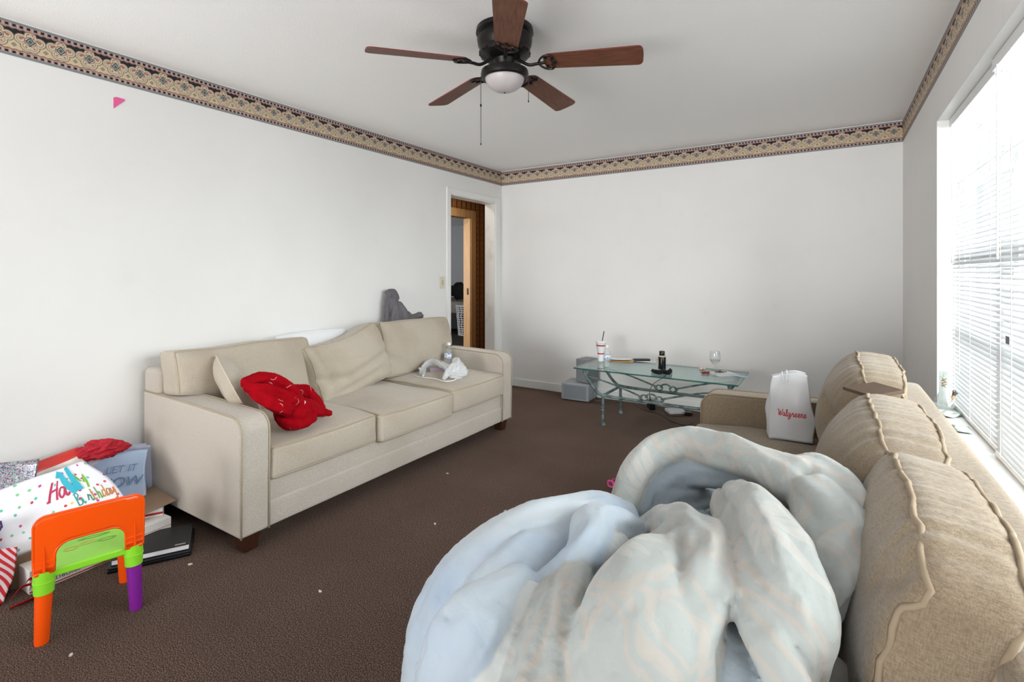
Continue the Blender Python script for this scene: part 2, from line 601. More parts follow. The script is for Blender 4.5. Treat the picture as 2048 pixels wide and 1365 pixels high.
M_SLAT = film('white_blind_slat', rgb(214, 215, 216), 0.25, 0.45)
M_RAIL = plain('white_blind_rail', rgb(236, 237, 238), 0.35, var=0.02)
M_CORD = plain('white_blind_cord', rgb(225, 225, 222), 0.8)


def slat_mesh(L):
    me = bpy.data.meshes.new('slat')
    v, f = [], []
    n = 4
    for yy in (-L / 2, L / 2):
        for i in range(n + 1):
            q = -1 + 2 * i / n
            v.append((q * 0.0125, yy, 0.0022 * (1 - q * q)))
        for i in range(n, -1, -1):
            q = -1 + 2 * i / n
            v.append((q * 0.0125, yy, 0.0022 * (1 - q * q) - 0.0006))
    k = 2 * (n + 1)
    for i in range(k):
        f.append((i, (i + 1) % k, k + (i + 1) % k, k + i))
    f += [tuple(range(k))[::-1], tuple(range(k, 2 * k))]
    me.from_pydata(v, [], f)
    me.materials.append(M_SLAT)
    return me


for bi, (y0, y1) in enumerate(UN):
    L = y1 - y0 - 0.02
    yc = (y0 + y1) / 2
    bx = 0.535 - 0.012 * (bi == 1)
    bl = thing('window_blind', ['white slatted window blind nearest the far corner, cords hanging', 'second white slatted blind, cut by the right edge of the photo', 'third white slatted blind on the added unseen window unit'][bi], 'blind', (bx, yc, WZ0), 0, 'window blinds')
    MB().box((-0.02, -L / 2 - 0.004, 1.41), (0.016, L / 2 + 0.004, 1.452)).build('headrail', M_RAIL, bl, smooth=False)
    zb0 = 0.006
    MB().box((-0.013, -L / 2, zb0), (0.013, L / 2, zb0 + 0.016)).build('bottom_rail', M_RAIL, bl, bevel=0.003)
    me = slat_mesh(L)
    N = 66
    pitch = (1.405 - 0.03) / N
    rnd = random.Random(bi)
    for i in range(N):
        zz = 0.032 + i * pitch
        o = bpy.data.objects.new('slat', me)
        C.objects.link(o)
        o.parent = bl
        til = -math.radians(32)
        messy = 1.0 if bi == 1 and 20 < i < 34 else 0.15
        o.location = (rnd.uniform(-0.001, 0.001), rnd.uniform(-0.003, 0.003) * (1 + messy), zz + rnd.uniform(-.001, .001))
        o.rotation_euler = (rnd.uniform(-0.006, 0.006) * messy, til + rnd.uniform(-0.05, 0.05) * (1 + 2 * messy), 0)
    for yy in (-L * 0.4, 0, L * 0.4):
        MB().tube([(-0.015, yy, 0.02), (-0.015, yy, 1.41)], 0.0012, 5).build('ladder_cord', M_CORD, bl)
    MB().tube([(-0.02, L * 0.22, 0.2), (-0.021, L * 0.22, 1.41)], 0.0016, 5).build('pull_cord', M_CORD, bl)
    MB().tube([(-0.022, L / 2 - 0.08, 0.72), (-0.022, L / 2 - 0.08, 1.41)], 0.004, 6).build('tilt_wand', M_RAIL, bl)
    if bi == 1:
        MB().box((-0.0185, L / 2 - 0.2, 0.432), (-0.0175, L / 2 - 0.16, 0.458)).build('barcode_sticker', plain('sticker_grey_print', rgb(120, 122, 124), 0.5, var=0.4), bl)

# framed opening behind the camera, added unseen to let in frontal fill
w2 = struct(bpy.data.objects.new('rear_fill_opening', None), 'added unseen white framed opening for fill light')
C.objects.link(w2)
for k in range(4):
    xx = RX0 + (RX1 - RX0) * k / 3
    MB().box((xx - 0.025, YB - 0.08, RZ0), (xx + 0.025, YB - 0.04, RZ1)).build('mullion', M_VINYL, w2, smooth=False)
MB().box((RX0, YB - 0.08, RZ0), (RX1, YB - 0.04, RZ0 + 0.04)).build('frame', M_VINYL, w2, smooth=False)
MB().box((RX0, YB - 0.08, RZ1 - 0.04), (RX1, YB - 0.04, RZ1)).build('frame', M_VINYL, w2, smooth=False)
# ------------------------------------------------------------------ sofas
def weave(name, c0, c1, c2, stain=0.5, scale=420, ssc=2.6):
    t = T(name, 0.9, spec=0.12)
    o = t.coord()
    x, y, z = t.xyz(o)
    a = t.noise(scale, 2, t.mapv(o, (1, 1, 0.18)))
    b = t.noise(scale, 2, t.mapv(o, (0.18, 0.18, 1)))
    w = a * 0.5 + b * 0.5
    c = t.mix(w.step(0.38, 0.62), c0, c1)
    c = t.mix(t.noise(ssc, 4).step(0.5, 0.78) * stain, c, c2)
    t.color(c).bump(w, 0.35, 0.003)
    t.set(Sheen_Weight=0.25)
    return t.m


M_SOFA1 = weave('beige_linen_weave', rgb(180, 170, 158), rgb(202, 194, 184), rgb(164, 150, 134), 0.45, 600)
M_SOFA1B = weave('beige_microfibre_cushion', rgb(176, 165, 149), rgb(194, 184, 169), rgb(156, 140, 119), 0.65, 600)
M_SOFA2 = weave('tan_linen_weave', rgb(120, 105, 86), rgb(150, 134, 113), rgb(112, 96, 77), 0.35, 520)
M_PIPE1 = plain('beige_piping', rgb(178, 164, 142), 0.9)
M_PIPE2 = plain('tan_piping', rgb(150, 133, 111), 0.9)
M_FOOT = plain('dark_brown_wood', rgb(66, 36, 22), 0.45, var=0.15)


def grid_axis(h, r, n):
    """sample positions over [-h,h], denser in the rounded ends"""
    e = [h - r * (1 - math.cos(PI / 2 * i / 3)) if False else h - r + r * i / 3 for i in range(1, 4)]
    c = [(-(h - r) + 2 * (h - r) * i / n) for i in range(n + 1)]
    return [-v for v in e[::-1]] + c + e


def rbox(size, r, n=(10, 10, 4), df=None):
    """rounded, deformable box: returns verts, faces, and the point map used for piping"""
    h = [s / 2 for s in size]
    ax = [grid_axis(h[i], r, n[i]) for i in range(3)]

    def mp(p):
        q = Vector([max(-(h[i] - r), min(h[i] - r, p[i])) for i in range(3)])
        d = Vector(p) - q
        out = q + (d.normalized() * r if d.length > 1e-9 else d)
        return df(out) if df else out
    idx, v, f = {}, [], []

    def vid(p):
        k = tuple(round(c, 5) for c in p)
        if k not in idx:
            idx[k] = len(v)
            v.append(mp(p))
        return idx[k]
    for a in range(3):
        b, c2 = (a + 1) % 3, (a + 2) % 3
        for sgn in (-1, 1):
            for i in range(len(ax[b]) - 1):
                for j in range(len(ax[c2]) - 1):
                    q = []
                    for (ii, jj) in ((i, j), (i + 1, j), (i + 1, j + 1), (i, j + 1)):
                        p = [0, 0, 0]
                        p[a], p[b], p[c2] = sgn * h[a], ax[b][ii], ax[c2][jj]
                        q.append(vid(p))
                    f.append(tuple(q) if sgn > 0 else tuple(q[::-1]))
    return v, f, mp


def loop_path(axis, sgn, size, r, k=0.3, n=14):
    """closed path around the rounded edge of one box face"""
    h = [s / 2 for s in size]
    b, c = (axis + 1) % 3, (axis + 2) % 3
    e = r * (1 - k)
    hb, hc = h[b] - 0.0, h[c] - 0.0
    rr = r * 1.0
    pts = []
    for (sb, sc) in ((1, 1), (-1, 1), (-1, -1), (1, -1)):
        pts.append((sb, sc))
    out = []
    for q in range(4):
        (b0, c0), (b1, c1) = pts[q], pts[(q + 1) % 4]
        for i in range(n):
            s = i / n
            p = [0, 0, 0]
            p[axis] = sgn * h[axis]
            p[b], p[c] = (b0 + (b1 - b0) * s) * hb, (c0 + (c1 - c0) * s) * hc
            out.append(p)
    return out


def cushion(name, size, r, n, df, m, parent, loc, rot=(0, 0, 0), pipes=(), pr=0.004, pm=None, label=None, wob=0.0):
    v, f, mp = rbox(size, r, n, df)
    o = mesh(name, v, f, m, parent, True)
    o.location, o.rotation_euler = loc, rot
    if label:
        o['label'] = label
    for (axis, sgn) in pipes:
        pts = []
        for p in loop_path(axis, sgn, size, r, n=26):
            q = mp(p)
            if wob:
                q = q + Vector((nz(q, 30, 1), nz(q, 30, 5), nz(q, 30, 9))) * wob
            pts.append(q)
        MB().tube(pts, pr, 6, closed=True).build('piping', pm, o, smooth=True)
    return o


def make_sofa(name, label, loc, rz, mat, mcush, mpipe, which):
    """local: X 0 back .. 0.96 front, Y 0 .. 2.25 along, Z up"""
    s = thing(name, label, 'sofa', loc, rz)
    LY, AW = 2.25, 0.14
    for (fx, fy) in ((0.06, 0.07), (0.89, 0.07), (0.06, LY - 0.07), (0.89, LY - 0.07)):
        MB().add([(fx - .032, fy - .032, 0), (fx + .032, fy - .032, 0), (fx + .032, fy + .032, 0), (fx - .032, fy + .032, 0),
                  (fx - .045, fy - .045, .1), (fx + .045, fy - .045, .1), (fx + .045, fy + .045, .1), (fx - .045, fy + .045, .1)],
                 [(0, 3, 2, 1), (4, 5, 6, 7), (0, 1, 5, 4), (1, 2, 6, 5), (2, 3, 7, 6), (3, 0, 4, 7)]).build('leg', M_FOOT, s, bevel=0.004)
    # back
    def dfb(p):
        return p + Vector((0, 0, 0.004 * nz(p, 5, 2)))
    v, f, mp = rbox((0.17, LY - 0.01, 0.67), 0.03, (2, 20, 6), dfb)
    o = mesh('back', v, f, mat, s, True)
    o.location = (0.09, LY / 2, 0.09 + 0.335)
    # arms: straight track arm, front top edge rolled over
    for k, y0 in enumerate((0.0, LY - AW)):
        prof = [(0.02, 0.085), (0.955, 0.085)]
        for i in range(9):
            a = PI / 2 * i / 8
            prof.append((0.88 + 0.08 * math.cos(a), 0.545 + 0.075 * math.sin(a)))
        prof += [(0.5, 0.63), (0.02, 0.635)]
        arm = MB().prism([(a, b) for a, b in prof], AW, (0, y0 + AW, 0)).build('arm', mat, s, bevel=0.012, seg=3)
        for yy in (y0 + 0.004, y0 + AW - 0.004):
            MB().tube([(a + 0.0015, yy, b + 0.0005) for a, b in prof[1:]], 0.0042, 6).build('piping', mpipe, arm, smooth=True)
    # base with two upholstered bands
    MB().box((0.12, AW - 0.02, 0.10), (0.90, LY - AW + 0.02, 0.29)).build('base', mat, s)
    for z0, z1, xo in ((0.085, 0.205, 0.925), (0.195, 0.31, 0.918)):
        v, f, mp = rbox((0.05, LY - 2 * AW + 0.002, z1 - z0), 0.012, (2, 30, 4), lambda p: p + Vector((0.002 * nz(p, 4, z0 * 50), 0, 0.002 * nz(p, 3, 3))))
        o = mesh('front_rail', v, f, mat, s, True)
        o.location = (xo, LY / 2, (z0 + z1) / 2)
    # seat cushions
    cwid = (LY - 2 * AW) / 3
    for i in range(3):
        sz = (0.74, cwid - 0.004, 0.165)
        seed = i * 7 + which * 31

        def dfs(p, seed=seed, sz=sz):
            u, w = p.x / (sz[0] / 2), p.y / (sz[1] / 2)
            bul = 0.022 * max(0, 1 - u * u) * max(0, 1 - w * w)
            q = Vector(p)
            if p.z > 0:
                q.z += bul + 0.010 * nz(p, 4, seed)
                q.z -= 0.008 * max(0, u) ** 2
            q.x += 0.012 * (1 - w * w) * (1 if u > 0 else 0) * (1 - (p.z / 0.09) ** 2 * 0.6)
            q.y += 0.006 * nz(p, 7, seed + 3)
            return q
        dx, dzc = ((0.0, 0.0), (0.028, -0.006), (0.022, 0.008))[i] if which == 0 else ((0.01, 0), (0.015, 0), (0.012, 0))[i]
        cushion('seat_cushion', sz, 0.022, (12, 12, 3), dfs, mcush, s, (0.595 + dx, AW + cwid * (i + 0.5), 0.385 + dzc), (0, 0, 0), ((2, 1), (2, -1)), 0.0045, mpipe)
    return s, AW, LY, cwid


s1, AW, LY, cwid = make_sofa('sofa', 'light beige three seat sofa against the long left wall, red blanket on it', (-3.165, 1.25, 0), 0, M_SOFA1, M_SOFA1B, M_PIPE1, 0)


def back_df(size, seed, notch=0, bulge=0.06, gather=0.0, sag=0.0, skew=0.0, creases=(), rear=0.02, droop=0.0):
    """X thickness (front +), Y width, Z height"""
    hx, hy, hz = [v / 2 for v in size]

    def df(p):
        u, w, k = p.x / hx, p.y / hy, p.z / hz
        q = Vector(p)
        fall = max(0, 1 - w * w) ** 0.6 * max(0, 1 - k * k) ** 0.6
        if u > 0:
            q.x += bulge * fall + 0.012 * nz(p, 5, seed) * fall
        else:
            q.x -= rear * fall
        # the top leans back a little, belly sits low
        q.x -= 0.035 * max(0, k) ** 2
        q.z -= sag * (1 - w * w) * max(0, k)
        q.z += 0.012 * nz((0, p.y, 0), 4, seed + 4) * (k > 0)
        q.z -= droop * abs(w) ** 3.5 * max(0, k)
        q.y += skew * k
        if gather:
            edge = math.exp(-((1 - abs(k)) / 0.35) ** 2) + math.exp(-((1 - abs(w)) / 0.25) ** 2)
            g = nz((p.x * 3, p.y * 42, p.z * 3), 1, seed)
            q += Vector((0.5, 0, 0.8)) * gather * g * min(1, edge)
        for (y0, z0, y1, z1, dep) in creases:
            ex, ez = y1 - y0, z1 - z0
            L2 = ex * ex + ez * ez
            tt = max(0, min(1, ((p.y - y0) * ex + (p.z - z0) * ez) / L2))
            dd = math.hypot(p.y - y0 - tt * ex, p.z - z0 - tt * ez)
            if u > 0:
                q.x -= dep * math.exp(-(dd / 0.022) ** 2) * (0.4 + 0.6 * math.sin(PI * min(1, max(0, tt)) * 0.8 + 0.5))
        if notch:
            side = -1 if notch < 0 else 1
            lim = hy - 0.14
            if q.z < -hz + 0.17 and side * q.y > lim:
                q.y = side * (lim + 0.15 * (side * q.y - lim))
        return q
    return df


# back cushions of the left sofa
sz = (0.17, 0.80, 0.40)
cushion('back_cushion', sz, 0.03, (4, 20, 14), back_df(sz, 3, -1, 0.04), M_SOFA1B, s1, (0.255, 0.425, 0.66), (0, -0.10, 0), ((0, 1), (0, -1)), 0.0045, M_PIPE1)
sz = (0.18, 0.66, 0.42)
cr = ((-0.33, -0.02, -0.1, -0.08, 0.03), (-0.1, -0.08, 0.33, -0.02, 0.03), (-0.22, 0.08, 0.1, 0.0, 0.012), (-0.25, -0.16, 0.2, -0.12, 0.02), (-0.24, 0.2, -0.24, -0.2, 0.02))
cushion('back_cushion', sz, 0.035, (4, 26, 20), back_df(sz, 11, 0, 0.07, 0.004, 0.03, 0.0, cr), M_SOFA1B, s1, (0.31, 1.10, 0.645), (0.17, -0.22, 0.05), ((0, 1), (0, -1)), 0.0045, M_PIPE1, 'slumped and twisted middle back cushion', 0.006)
sz = (0.18, 0.80, 0.43)
cr = ((-0.4, -0.05, -0.2, -0.13, 0.02), (-0.4, -0.12, -0.15, -0.17, 0.015))
cushion('back_cushion', sz, 0.03, (4, 22, 16), back_df(sz, 17, 1, 0.06, 0.002, 0.0, 0.0, cr), M_SOFA1B, s1, (0.25, 1.84, 0.675), (-0.02, -0.12, 0), ((0, 1), (0, -1)), 0.0045, M_PIPE1)

# right sofa, its back to the window
s2, *_ = make_sofa('sofa', 'tan sofa seen from above its back under the window, duvet heaped on it', (0.365, 3.02, 0), PI, M_SOFA2, M_SOFA2, M_PIPE2, 1)
for i, (yc, wd, zc, hgt, tilt, skew) in enumerate(((0.43, 0.74, 0.685, 0.44, -0.12, 0.0), (1.17, 0.76, 0.66, 0.42, -0.14, 0.01), (1.80, 0.60, 0.66, 0.42, -0.14, 0.0))):
    sz = (0.12, wd, hgt)
    cr = ((-0.34, 0.05, -0.2, 0.12, 0.03), (0.36, 0.06, 0.16, 0.02, 0.02)) if i == 1 else (((0.33, 0.02, 0.15, 0.06, 0.03),) if i == 0 else ((0.2, 0.1, 0.28, 0.2, 0.012),))
    cushion('back_cushion', sz, 0.028, (5, 60, 24), back_df(sz, 40 + i * 9, -1 if i == 0 else 0, (0.105, 0.10, 0.028)[i], 0.0085, -0.012, skew, cr, 0.06, 0.05), M_SOFA2, s2, (0.25, yc, zc), (0, tilt, 0), ((0, 1), (0, -1)), 0.0055, M_PIPE2, None, 0.009)
# ------------------------------------------------------------------ ceiling fan
FX, FY = -1.319, 2.029
fan = thing('ceiling_fan', 'dark bronze ceiling fan with five reddish brown blades and a frosted light bowl', 'ceiling fan', (FX, FY, ZC))
M_BRONZE = plain('black_bronze', rgb(34, 31, 29), 0.38, 0.5)
t = T('walnut_fan_blade', 0.45, spec=0.3)
n = t.noise(10, 4, t.mapv(t.coord(), (1, 14, 14)))
c = t.mix(n.step(0.3, 0.7), rgb(84, 50, 36), rgb(122, 78, 58))
M_BLADE = t.color(c).m
M_BEDGE = plain('reddish_blade_edge', rgb(112, 48, 42), 0.5)
housing = MB().lathe([(0.09, 0.0), (0.135, -0.002), (0.138, -0.03), (0.125, -0.038), (0.127, -0.05), (0.133, -0.065), (0.128, -0.1), (0.118, -0.125), (0.122, -0.135), (0.118, -0.16), (0.1, -0.175), (0.06, -0.185), (0.03, -0.187)], 40).build('motor_housing', M_BRONZE, fan)
for k in range(10):
    a = 2 * PI * k / 10
    m = MB().box((0.1165, -0.018, -0.156), (0.1225, 0.018, -0.142))
    o = m.build('vent_slot', plain('vent_black', rgb(12, 11, 11), 0.8), housing)
    o.rotation_euler = (0, 0, a)
switch = MB().lathe([(0.052, -0.18), (0.055, -0.19), (0.05, -0.2), (0.046, -0.235), (0.06, -0.24)], 28).build('switch_housing', M_BRONZE, fan)
ring = MB().lathe([(0.05, -0.232), (0.1, -0.238), (0.112, -0.245), (0.115, -0.262), (0.112, -0.278), (0.104, -0.284), (0.092, -0.28)], 40).build('light_ring', M_BRONZE, fan)
pr = [(0.095 * math.cos(PI / 2 * i / 10), -0.272 - 0.072 * math.sin(PI / 2 * i / 10)) for i in range(11)]
bowl = MB().lathe([(max(r, 0.0008), z) for r, z in pr], 36).build('light_bowl', film('frosted_glass', rgb(214, 206, 206), 0.25, 0.35), fan)
MB().lathe([(0.004, -0.345), (0.003, -0.349)], 10).build('finial', M_BRONZE, bowl)
BZ0 = -0.168
housing.scale = (1, 1, 0.8)
for o_ in (switch, ring, bowl):
    o_.location.z = 0.042
for k in range(5):
    ang = YAW + math.radians(-15.5 + 72 * k)
    h = bpy.data.objects.new('blade', None)
    # blade outline along local x
    out = []
    r0, r1, w0, w1 = 0.19, 0.645, 0.052, 0.066
    for i in range(9):
        a = -PI / 2 + PI * i / 8
        out.append((r1 - 0.024 + 0.024 * math.cos(a), w1 * math.sin(a) * 1.0 if abs(math.sin(a)) > 0.99 else w1 * (abs(math.sin(a)) ** 0.5) * (1 if a > 0 else -1)))
    for i in range(9):
        a = PI / 2 + PI * i / 8
        out.append((r0 + 0.035 + 0.035 * math.cos(a), w0 * (abs(math.sin(a)) ** 0.6) * (1 if math.sin(a) >= 0 else -1)))
    m = MB().prism(out, 0.006, (0, 0, 0), (1, 0, 0), (0, 1, 0))
    nn = len(out)
    bl = mesh('blade', m.v, m.f, None, fan, False, mats=[M_BLADE, M_BEDGE], fm=[0, 0] + [1] * nn)
    bl.location = (0, 0, BZ0)
    bl.rotation_euler = Euler((math.radians(-13), math.radians(2.8), ang), 'XYZ')
    # bracket: curved arm and cut-out plate holding the blade
    m = MB()
    m.tube(spline([(0.055, 0, 0.03), (0.09, 0, 0.004), (0.125, 0, -0.012), (0.16, 0, -0.008), (0.2, 0, -0.004)], 5), 0.0075, 8)
    for s in (-1, 1):
        m.tube(spline([(0.165, 0, -0.006), (0.18, s * 0.03, -0.005), (0.2, s * 0.048, -0.004), (0.225, s * 0.05, -0.004), (0.238, s * 0.034, -0.004), (0.23, s * 0.016, -0.004), (0.252, 0, -0.004)], 5), 0.0052, 6)
    br = m.build('bracket', M_BRONZE, bl)
    for (sx, sy) in ((0.205, 0.03), (0.205, -0.03), (0.245, 0.0)):
        MB().lathe([(0.006, 0.0), (0.006, -0.007), (0.003, -0.009)], 8, (sx, sy, 0)).build('screw', M_BRONZE, bl)
M_CHAIN = plain('pull_chain_metal', rgb(96, 88, 78), 0.35, 0.9)
cr_, sr_ = math.cos(YAW), math.sin(YAW)
for off, ln, nk in ((-0.112, 0.33, 1), (0.112, 0.125, 0)):
    px_, py_ = off * cr_, off * sr_
    z0 = -0.22
    m = MB().tube([(px_ * 0.98, py_ * 0.98, z0), (px_ * 1.02, py_ * 1.02, z0 - 0.006), (px_ * 1.02, py_ * 1.02, z0 - ln)], 0.0016, 6)
    for q in range(int(ln / 0.012)):
        m.lathe([(0.0004, 0.002), (0.0024, 0.0), (0.0004, -0.002)], 6, (px_ * 1.02, py_ * 1.02, z0 - 0.01 - q * 0.012))
    ch = m.build('pull_chain', M_CHAIN, fan)
    if nk:
        MB().lathe([(0.001, 0.008), (0.0045, 0.004), (0.0045, -0.004), (0.001, -0.008)], 8, (px_ * 1.02, py_ * 1.02, z0 - 0.145)).build('connector', M_BRONZE, ch)
    MB().lathe([(0.001, 0.006), (0.004, 0.0), (0.001, -0.006)], 8, (px_ * 1.02, py_ * 1.02, z0 - ln)).build('pull_knob', M_BRONZE, ch)

# ------------------------------------------------------------------ glass coffee table
TX0, TX1, TY0, TY1, TZ = -1.845, -0.555, 3.91, 4.48, 0.47
tb = thing('coffee_table', 'glass topped coffee table with a verdigris iron frame by the end wall', 'coffee table', ((TX0 + TX1) / 2, (TY0 + TY1) / 2, 0))
hx, hy = (TX1 - TX0) / 2, (TY1 - TY0) / 2
M_GLASS = through('green_tint_glass', (0.80, 0.92, 0.90, 1), 0.01, 1.5, 0.10, rgb(150, 190, 186))
M_GEDGE = through('green_glass_edge', (0.25, 0.5, 0.46, 1), 0.05, 1.5, 0.55, rgb(46, 92, 86))
o = MB().box((-hx, -hy, TZ - 0.012), (hx, hy, TZ))
top = mesh('glass_top', o.v, o.f, None, tb, False, mats=[M_GLASS, M_GEDGE], fm=[0, 0, 1, 1, 1, 1])
t = T('verdigris_iron', 0.6, 0.35)
t.color(t.mix(t.noise(22, 4).step(0.35, 0.7), rgb(72, 84, 84), rgb(126, 144, 142))).bump(t.noise(60, 3), 0.3, 0.004)
M_IRON = t.m
RZ = 0.245
lx, ly = hx - 0.235, hy - 0.075
for sy in (-1, 1):
    yy = sy * ly
    pts = spline([(-hx + 0.06, yy, TZ - 0.02), (-hx + 0.075, yy, TZ - 0.06), (-hx + 0.11, yy, RZ + 0.11), (-lx - 0.055, yy, RZ + 0.03), (-lx + 0.03, yy, RZ), (0, yy, RZ - 0.004), (lx - 0.03, yy, RZ), (lx + 0.055, yy, RZ + 0.03), (hx - 0.11, yy, RZ + 0.11), (hx - 0.075, yy, TZ - 0.06), (hx - 0.06, yy, TZ - 0.02)], 6)
    MB().tube(pts, 0.0125, 10).build('side_rail', M_IRON, tb, smooth=True)
    # crossing rods meeting in a ring on the rail
    for sx in (-1, 1):
        m = MB().tube(spline([(sx * (hx - 0.09), yy, TZ - 0.075), (sx * (hx - 0.3), yy, TZ - 0.115), (sx * 0.075, yy, RZ + 0.032)], 5), 0.0072, 8)
        m.tube(spline([(sx * 0.10, yy, RZ + 0.04), (sx * 0.09, yy - 0.006, RZ + 0.02), (sx * 0.075, yy, RZ + 0.012)], 4), 0.008, 8)
        m.tube([(sx * 0.06 + 0.03 * math.cos(a), yy, RZ + 0.028 + 0.022 * math.sin(a)) for a in [2 * PI * q / 16 for q in range(16)]], 0.006, 7, closed=True)
        rod = m.build('cross_rod', M_IRON, tb, smooth=True)
        MB().tube([(sx * (hx - 0.09), yy, TZ - 0.075), (sx * (hx - 0.125), yy, TZ - 0.083)], [0.012, 0.012], 8).build('collar', M_IRON, rod)
    MB().tube([(0.045 * math.cos(a), yy - 0.005, RZ + 0.03 + 0.035 * math.sin(a)) for a in [PI * q / 10 for q in range(11)]], 0.007, 7).build('ring', M_IRON, tb, smooth=True)
    for sx in (-1, 1):
        lg = MB().lathe([(0.0, 0.0), (0.024, 0.0), (0.024, 0.008), (0.017, 0.02), (0.0125, 0.024), (0.0125, 0.12), (0.0165, 0.124), (0.0165, 0.13), (0.0135, 0.134), (0.0135, 0.14), (0.018, 0.146), (0.0165, 0.152), (0.0125, 0.158), (0.0125, 0.232), (0.017, 0.237), (0.017, RZ), (0.001, RZ + 0.008)], 14, (sx * lx, yy, 0), cap0=False).build('leg', M_IRON, tb)
        # scroll at the top of each curved end
        MB().lathe([(0.0015, 0.012), (0.012, 0.008), (0.016, 0.0), (0.012, -0.008), (0.0015, -0.012)], 12, (sx * (hx - 0.07), yy, TZ - 0.03)).build('finial', M_IRON, tb)
for sx in (-1, 1):
    MB().tube([(sx * lx, -ly, RZ), (sx * lx, ly, RZ)], 0.0115, 10).build('cross_rail', M_IRON, tb, smooth=True)
    MB().tube([(sx * (hx - 0.07), -ly, TZ - 0.03), (sx * (hx - 0.07), ly, TZ - 0.03)], 0.009, 10).build('top_rail', M_IRON, tb, smooth=True)

# ------------------------------------------------------------------ child's chair
CH = thing('child_chair', 'toddler plastic chair with orange backrest, lime seat and one purple leg', 'chair', (-2.363, 0.76, 0), math.radians(75.8))
M_OR = plain('orange_plastic', rgb(255, 88, 8), 0.28, var=0.01, spec=0.5)
M_LG = plain('lime_plastic', rgb(146, 226, 52), 0.3, var=0.01, spec=0.5)
M_PU = plain('purple_plastic', rgb(132, 34, 150), 0.4, var=0.02)


def oval(cx, cy, rx_, ry_, n=20):
    return [(cx + rx_ * math.cos(2 * PI * i / n), cy + ry_ * math.sin(2 * PI * i / n)) for i in range(n)]


def loft(rings):
    v, f = [], []
    n = len(rings[0])
    for r in rings:
        v += r
    for i in range(len(rings) - 1):
        for j in range(n):
            q = (j + 1) % n
            f.append((i * n + j, i * n + q, (i + 1) * n + q, (i + 1) * n + j))
    f.append(tuple(range(n))[::-1])
    f.append(tuple((len(rings) - 1) * n + j for j in range(n)))
    return v, f


for (cx, cy, mm) in ((-0.125, -0.10, M_OR), (0.125, -0.10, M_PU), (0.118, 0.125, M_OR), (-0.118, 0.125, M_LG)):
    sx, sy = (1 if cx > 0 else -1), (1 if cy > 0 else -1)
    rings = []
    for z, rr in ((0.0, 0.0185), (0.006, 0.0195), (0.09, 0.0215), (0.175, 0.0235)):
        k = 0.012 * (1 - z / 0.175)
        rings.append([(a, b, z) for a, b in oval(cx + sx * k * 0.5, cy + sy * k * 0.8, rr * 1.05, rr, 20)])
    v, f = loft(rings)
    mesh('leg', v, f, mm, CH, 'auto')
m = MB()
outl = []
for (cx, cy, a0) in ((0.125, 0.125, 0), (-0.125, 0.125, 1), (-0.125, -0.085, 2), (0.125, -0.085, 3)):
    for i in range(6):
        a = PI / 2 * (a0 + i / 5)
        outl.append((cx + 0.028 * math.cos(a), cy + 0.028 * math.sin(a)))
m.prism(outl, 0.028, (0, 0, 0.215), (1, 0, 0), (0, 1, 0))
seat = m.build('seat', M_LG, CH, bevel=0.006, seg=3)
seat['label'] = 'lime green seat with a faint printed picture'
for (cx, cy) in ((-0.125, -0.10), (0.125, -0.10), (0.118, 0.125), (-0.118, 0.125)):
    rings = [[(a, b, z) for a, b in oval(cx, cy, rr * 1.05, rr, 22)] for z, rr in ((0.168, 0.0265), (0.205, 0.028), (0.206, 0.0295), (0.209, 0.0295), (0.21, 0.028), (0.246, 0.0275))]
    v, f = loft(rings)
    mesh('leg_socket', v, f, M_LG, seat, 'auto')
# printed picture on the seat
for k, (cx, cy, rx_, ry_, col) in enumerate(((-0.05, 0.02, 0.022, 0.018, rgb(198, 190, 60)), (0.0, 0.035, 0.026, 0.016, rgb(206, 200, 80)), (0.055, 0.02, 0.03, 0.014, rgb(122, 190, 44)), (0.02, 0.075, 0.05, 0.012, rgb(104, 186, 48)))):
    v = [(a, b, 0.2437) for a, b in oval(cx, cy, rx_, ry_, 16)] + [(a, b, 0.2432) for a, b in oval(cx, cy, rx_ * 0.6, ry_ * 0.55, 16)]
    mesh('print', v[:16] + [(a, b, 0.2437) for a, b in oval(cx, cy, rx_ * 0.62, ry_ * 0.58, 16)], [(i, (i + 1) % 16, 16 + (i + 1) % 16, 16 + i) for i in range(16)], plain('seat_print_%d' % k, col, 0.4), seat)
# backrest: U shaped panel, dished, with open ribbed posts
outl = []
def arc(cx, cz, r, a0, a1, n=7):
    return [(cx + r * math.cos(math.radians(a0 + (a1 - a0) * i / (n - 1))), cz + r * math.sin(math.radians(a0 + (a1 - a0) * i / (n - 1)))) for i in range(n)]
outl += [(-0.152, 0.246)] + [(-0.152, 0.30)]
outl += arc(-0.117, 0.405, 0.035, 180, 90)
outl += [(-0.06, 0.4425), (0.0, 0.4435), (0.06, 0.4425)]
outl += arc(0.117, 0.405, 0.035, 90, 0)
outl += [(0.152, 0.30), (0.152, 0.246), (0.098, 0.246), (0.098, 0.275)]
outl += arc(0.053, 0.295, 0.045, 0, 90)
outl += [(0.0, 0.3415)]
outl += arc(-0.053, 0.295, 0.045, 90, 180)
outl += [(-0.098, 0.275), (-0.098, 0.246)]


def by(x, z):      # dish and slight recline of the back
    return -0.118 - 0.012 * (1 - (x / 0.152) ** 2) - 0.05 * max(0, z - 0.25)


def edge_z(x):
    ax_ = abs(x)
    top = 0.4435 - 0.001 * (x / 0.1) ** 2
    if ax_ > 0.117:
        top = 0.405 + math.sqrt(max(0, 0.035 ** 2 - (ax_ - 0.117) ** 2)) * 1.08
    bot = 0.246
    if ax_ < 0.098:
        bot = 0.3415 if ax_ < 0.053 else 0.295 + math.sqrt(max(0, 0.045 ** 2 - (ax_ - 0.053) ** 2)) * 1.033
    return bot, top


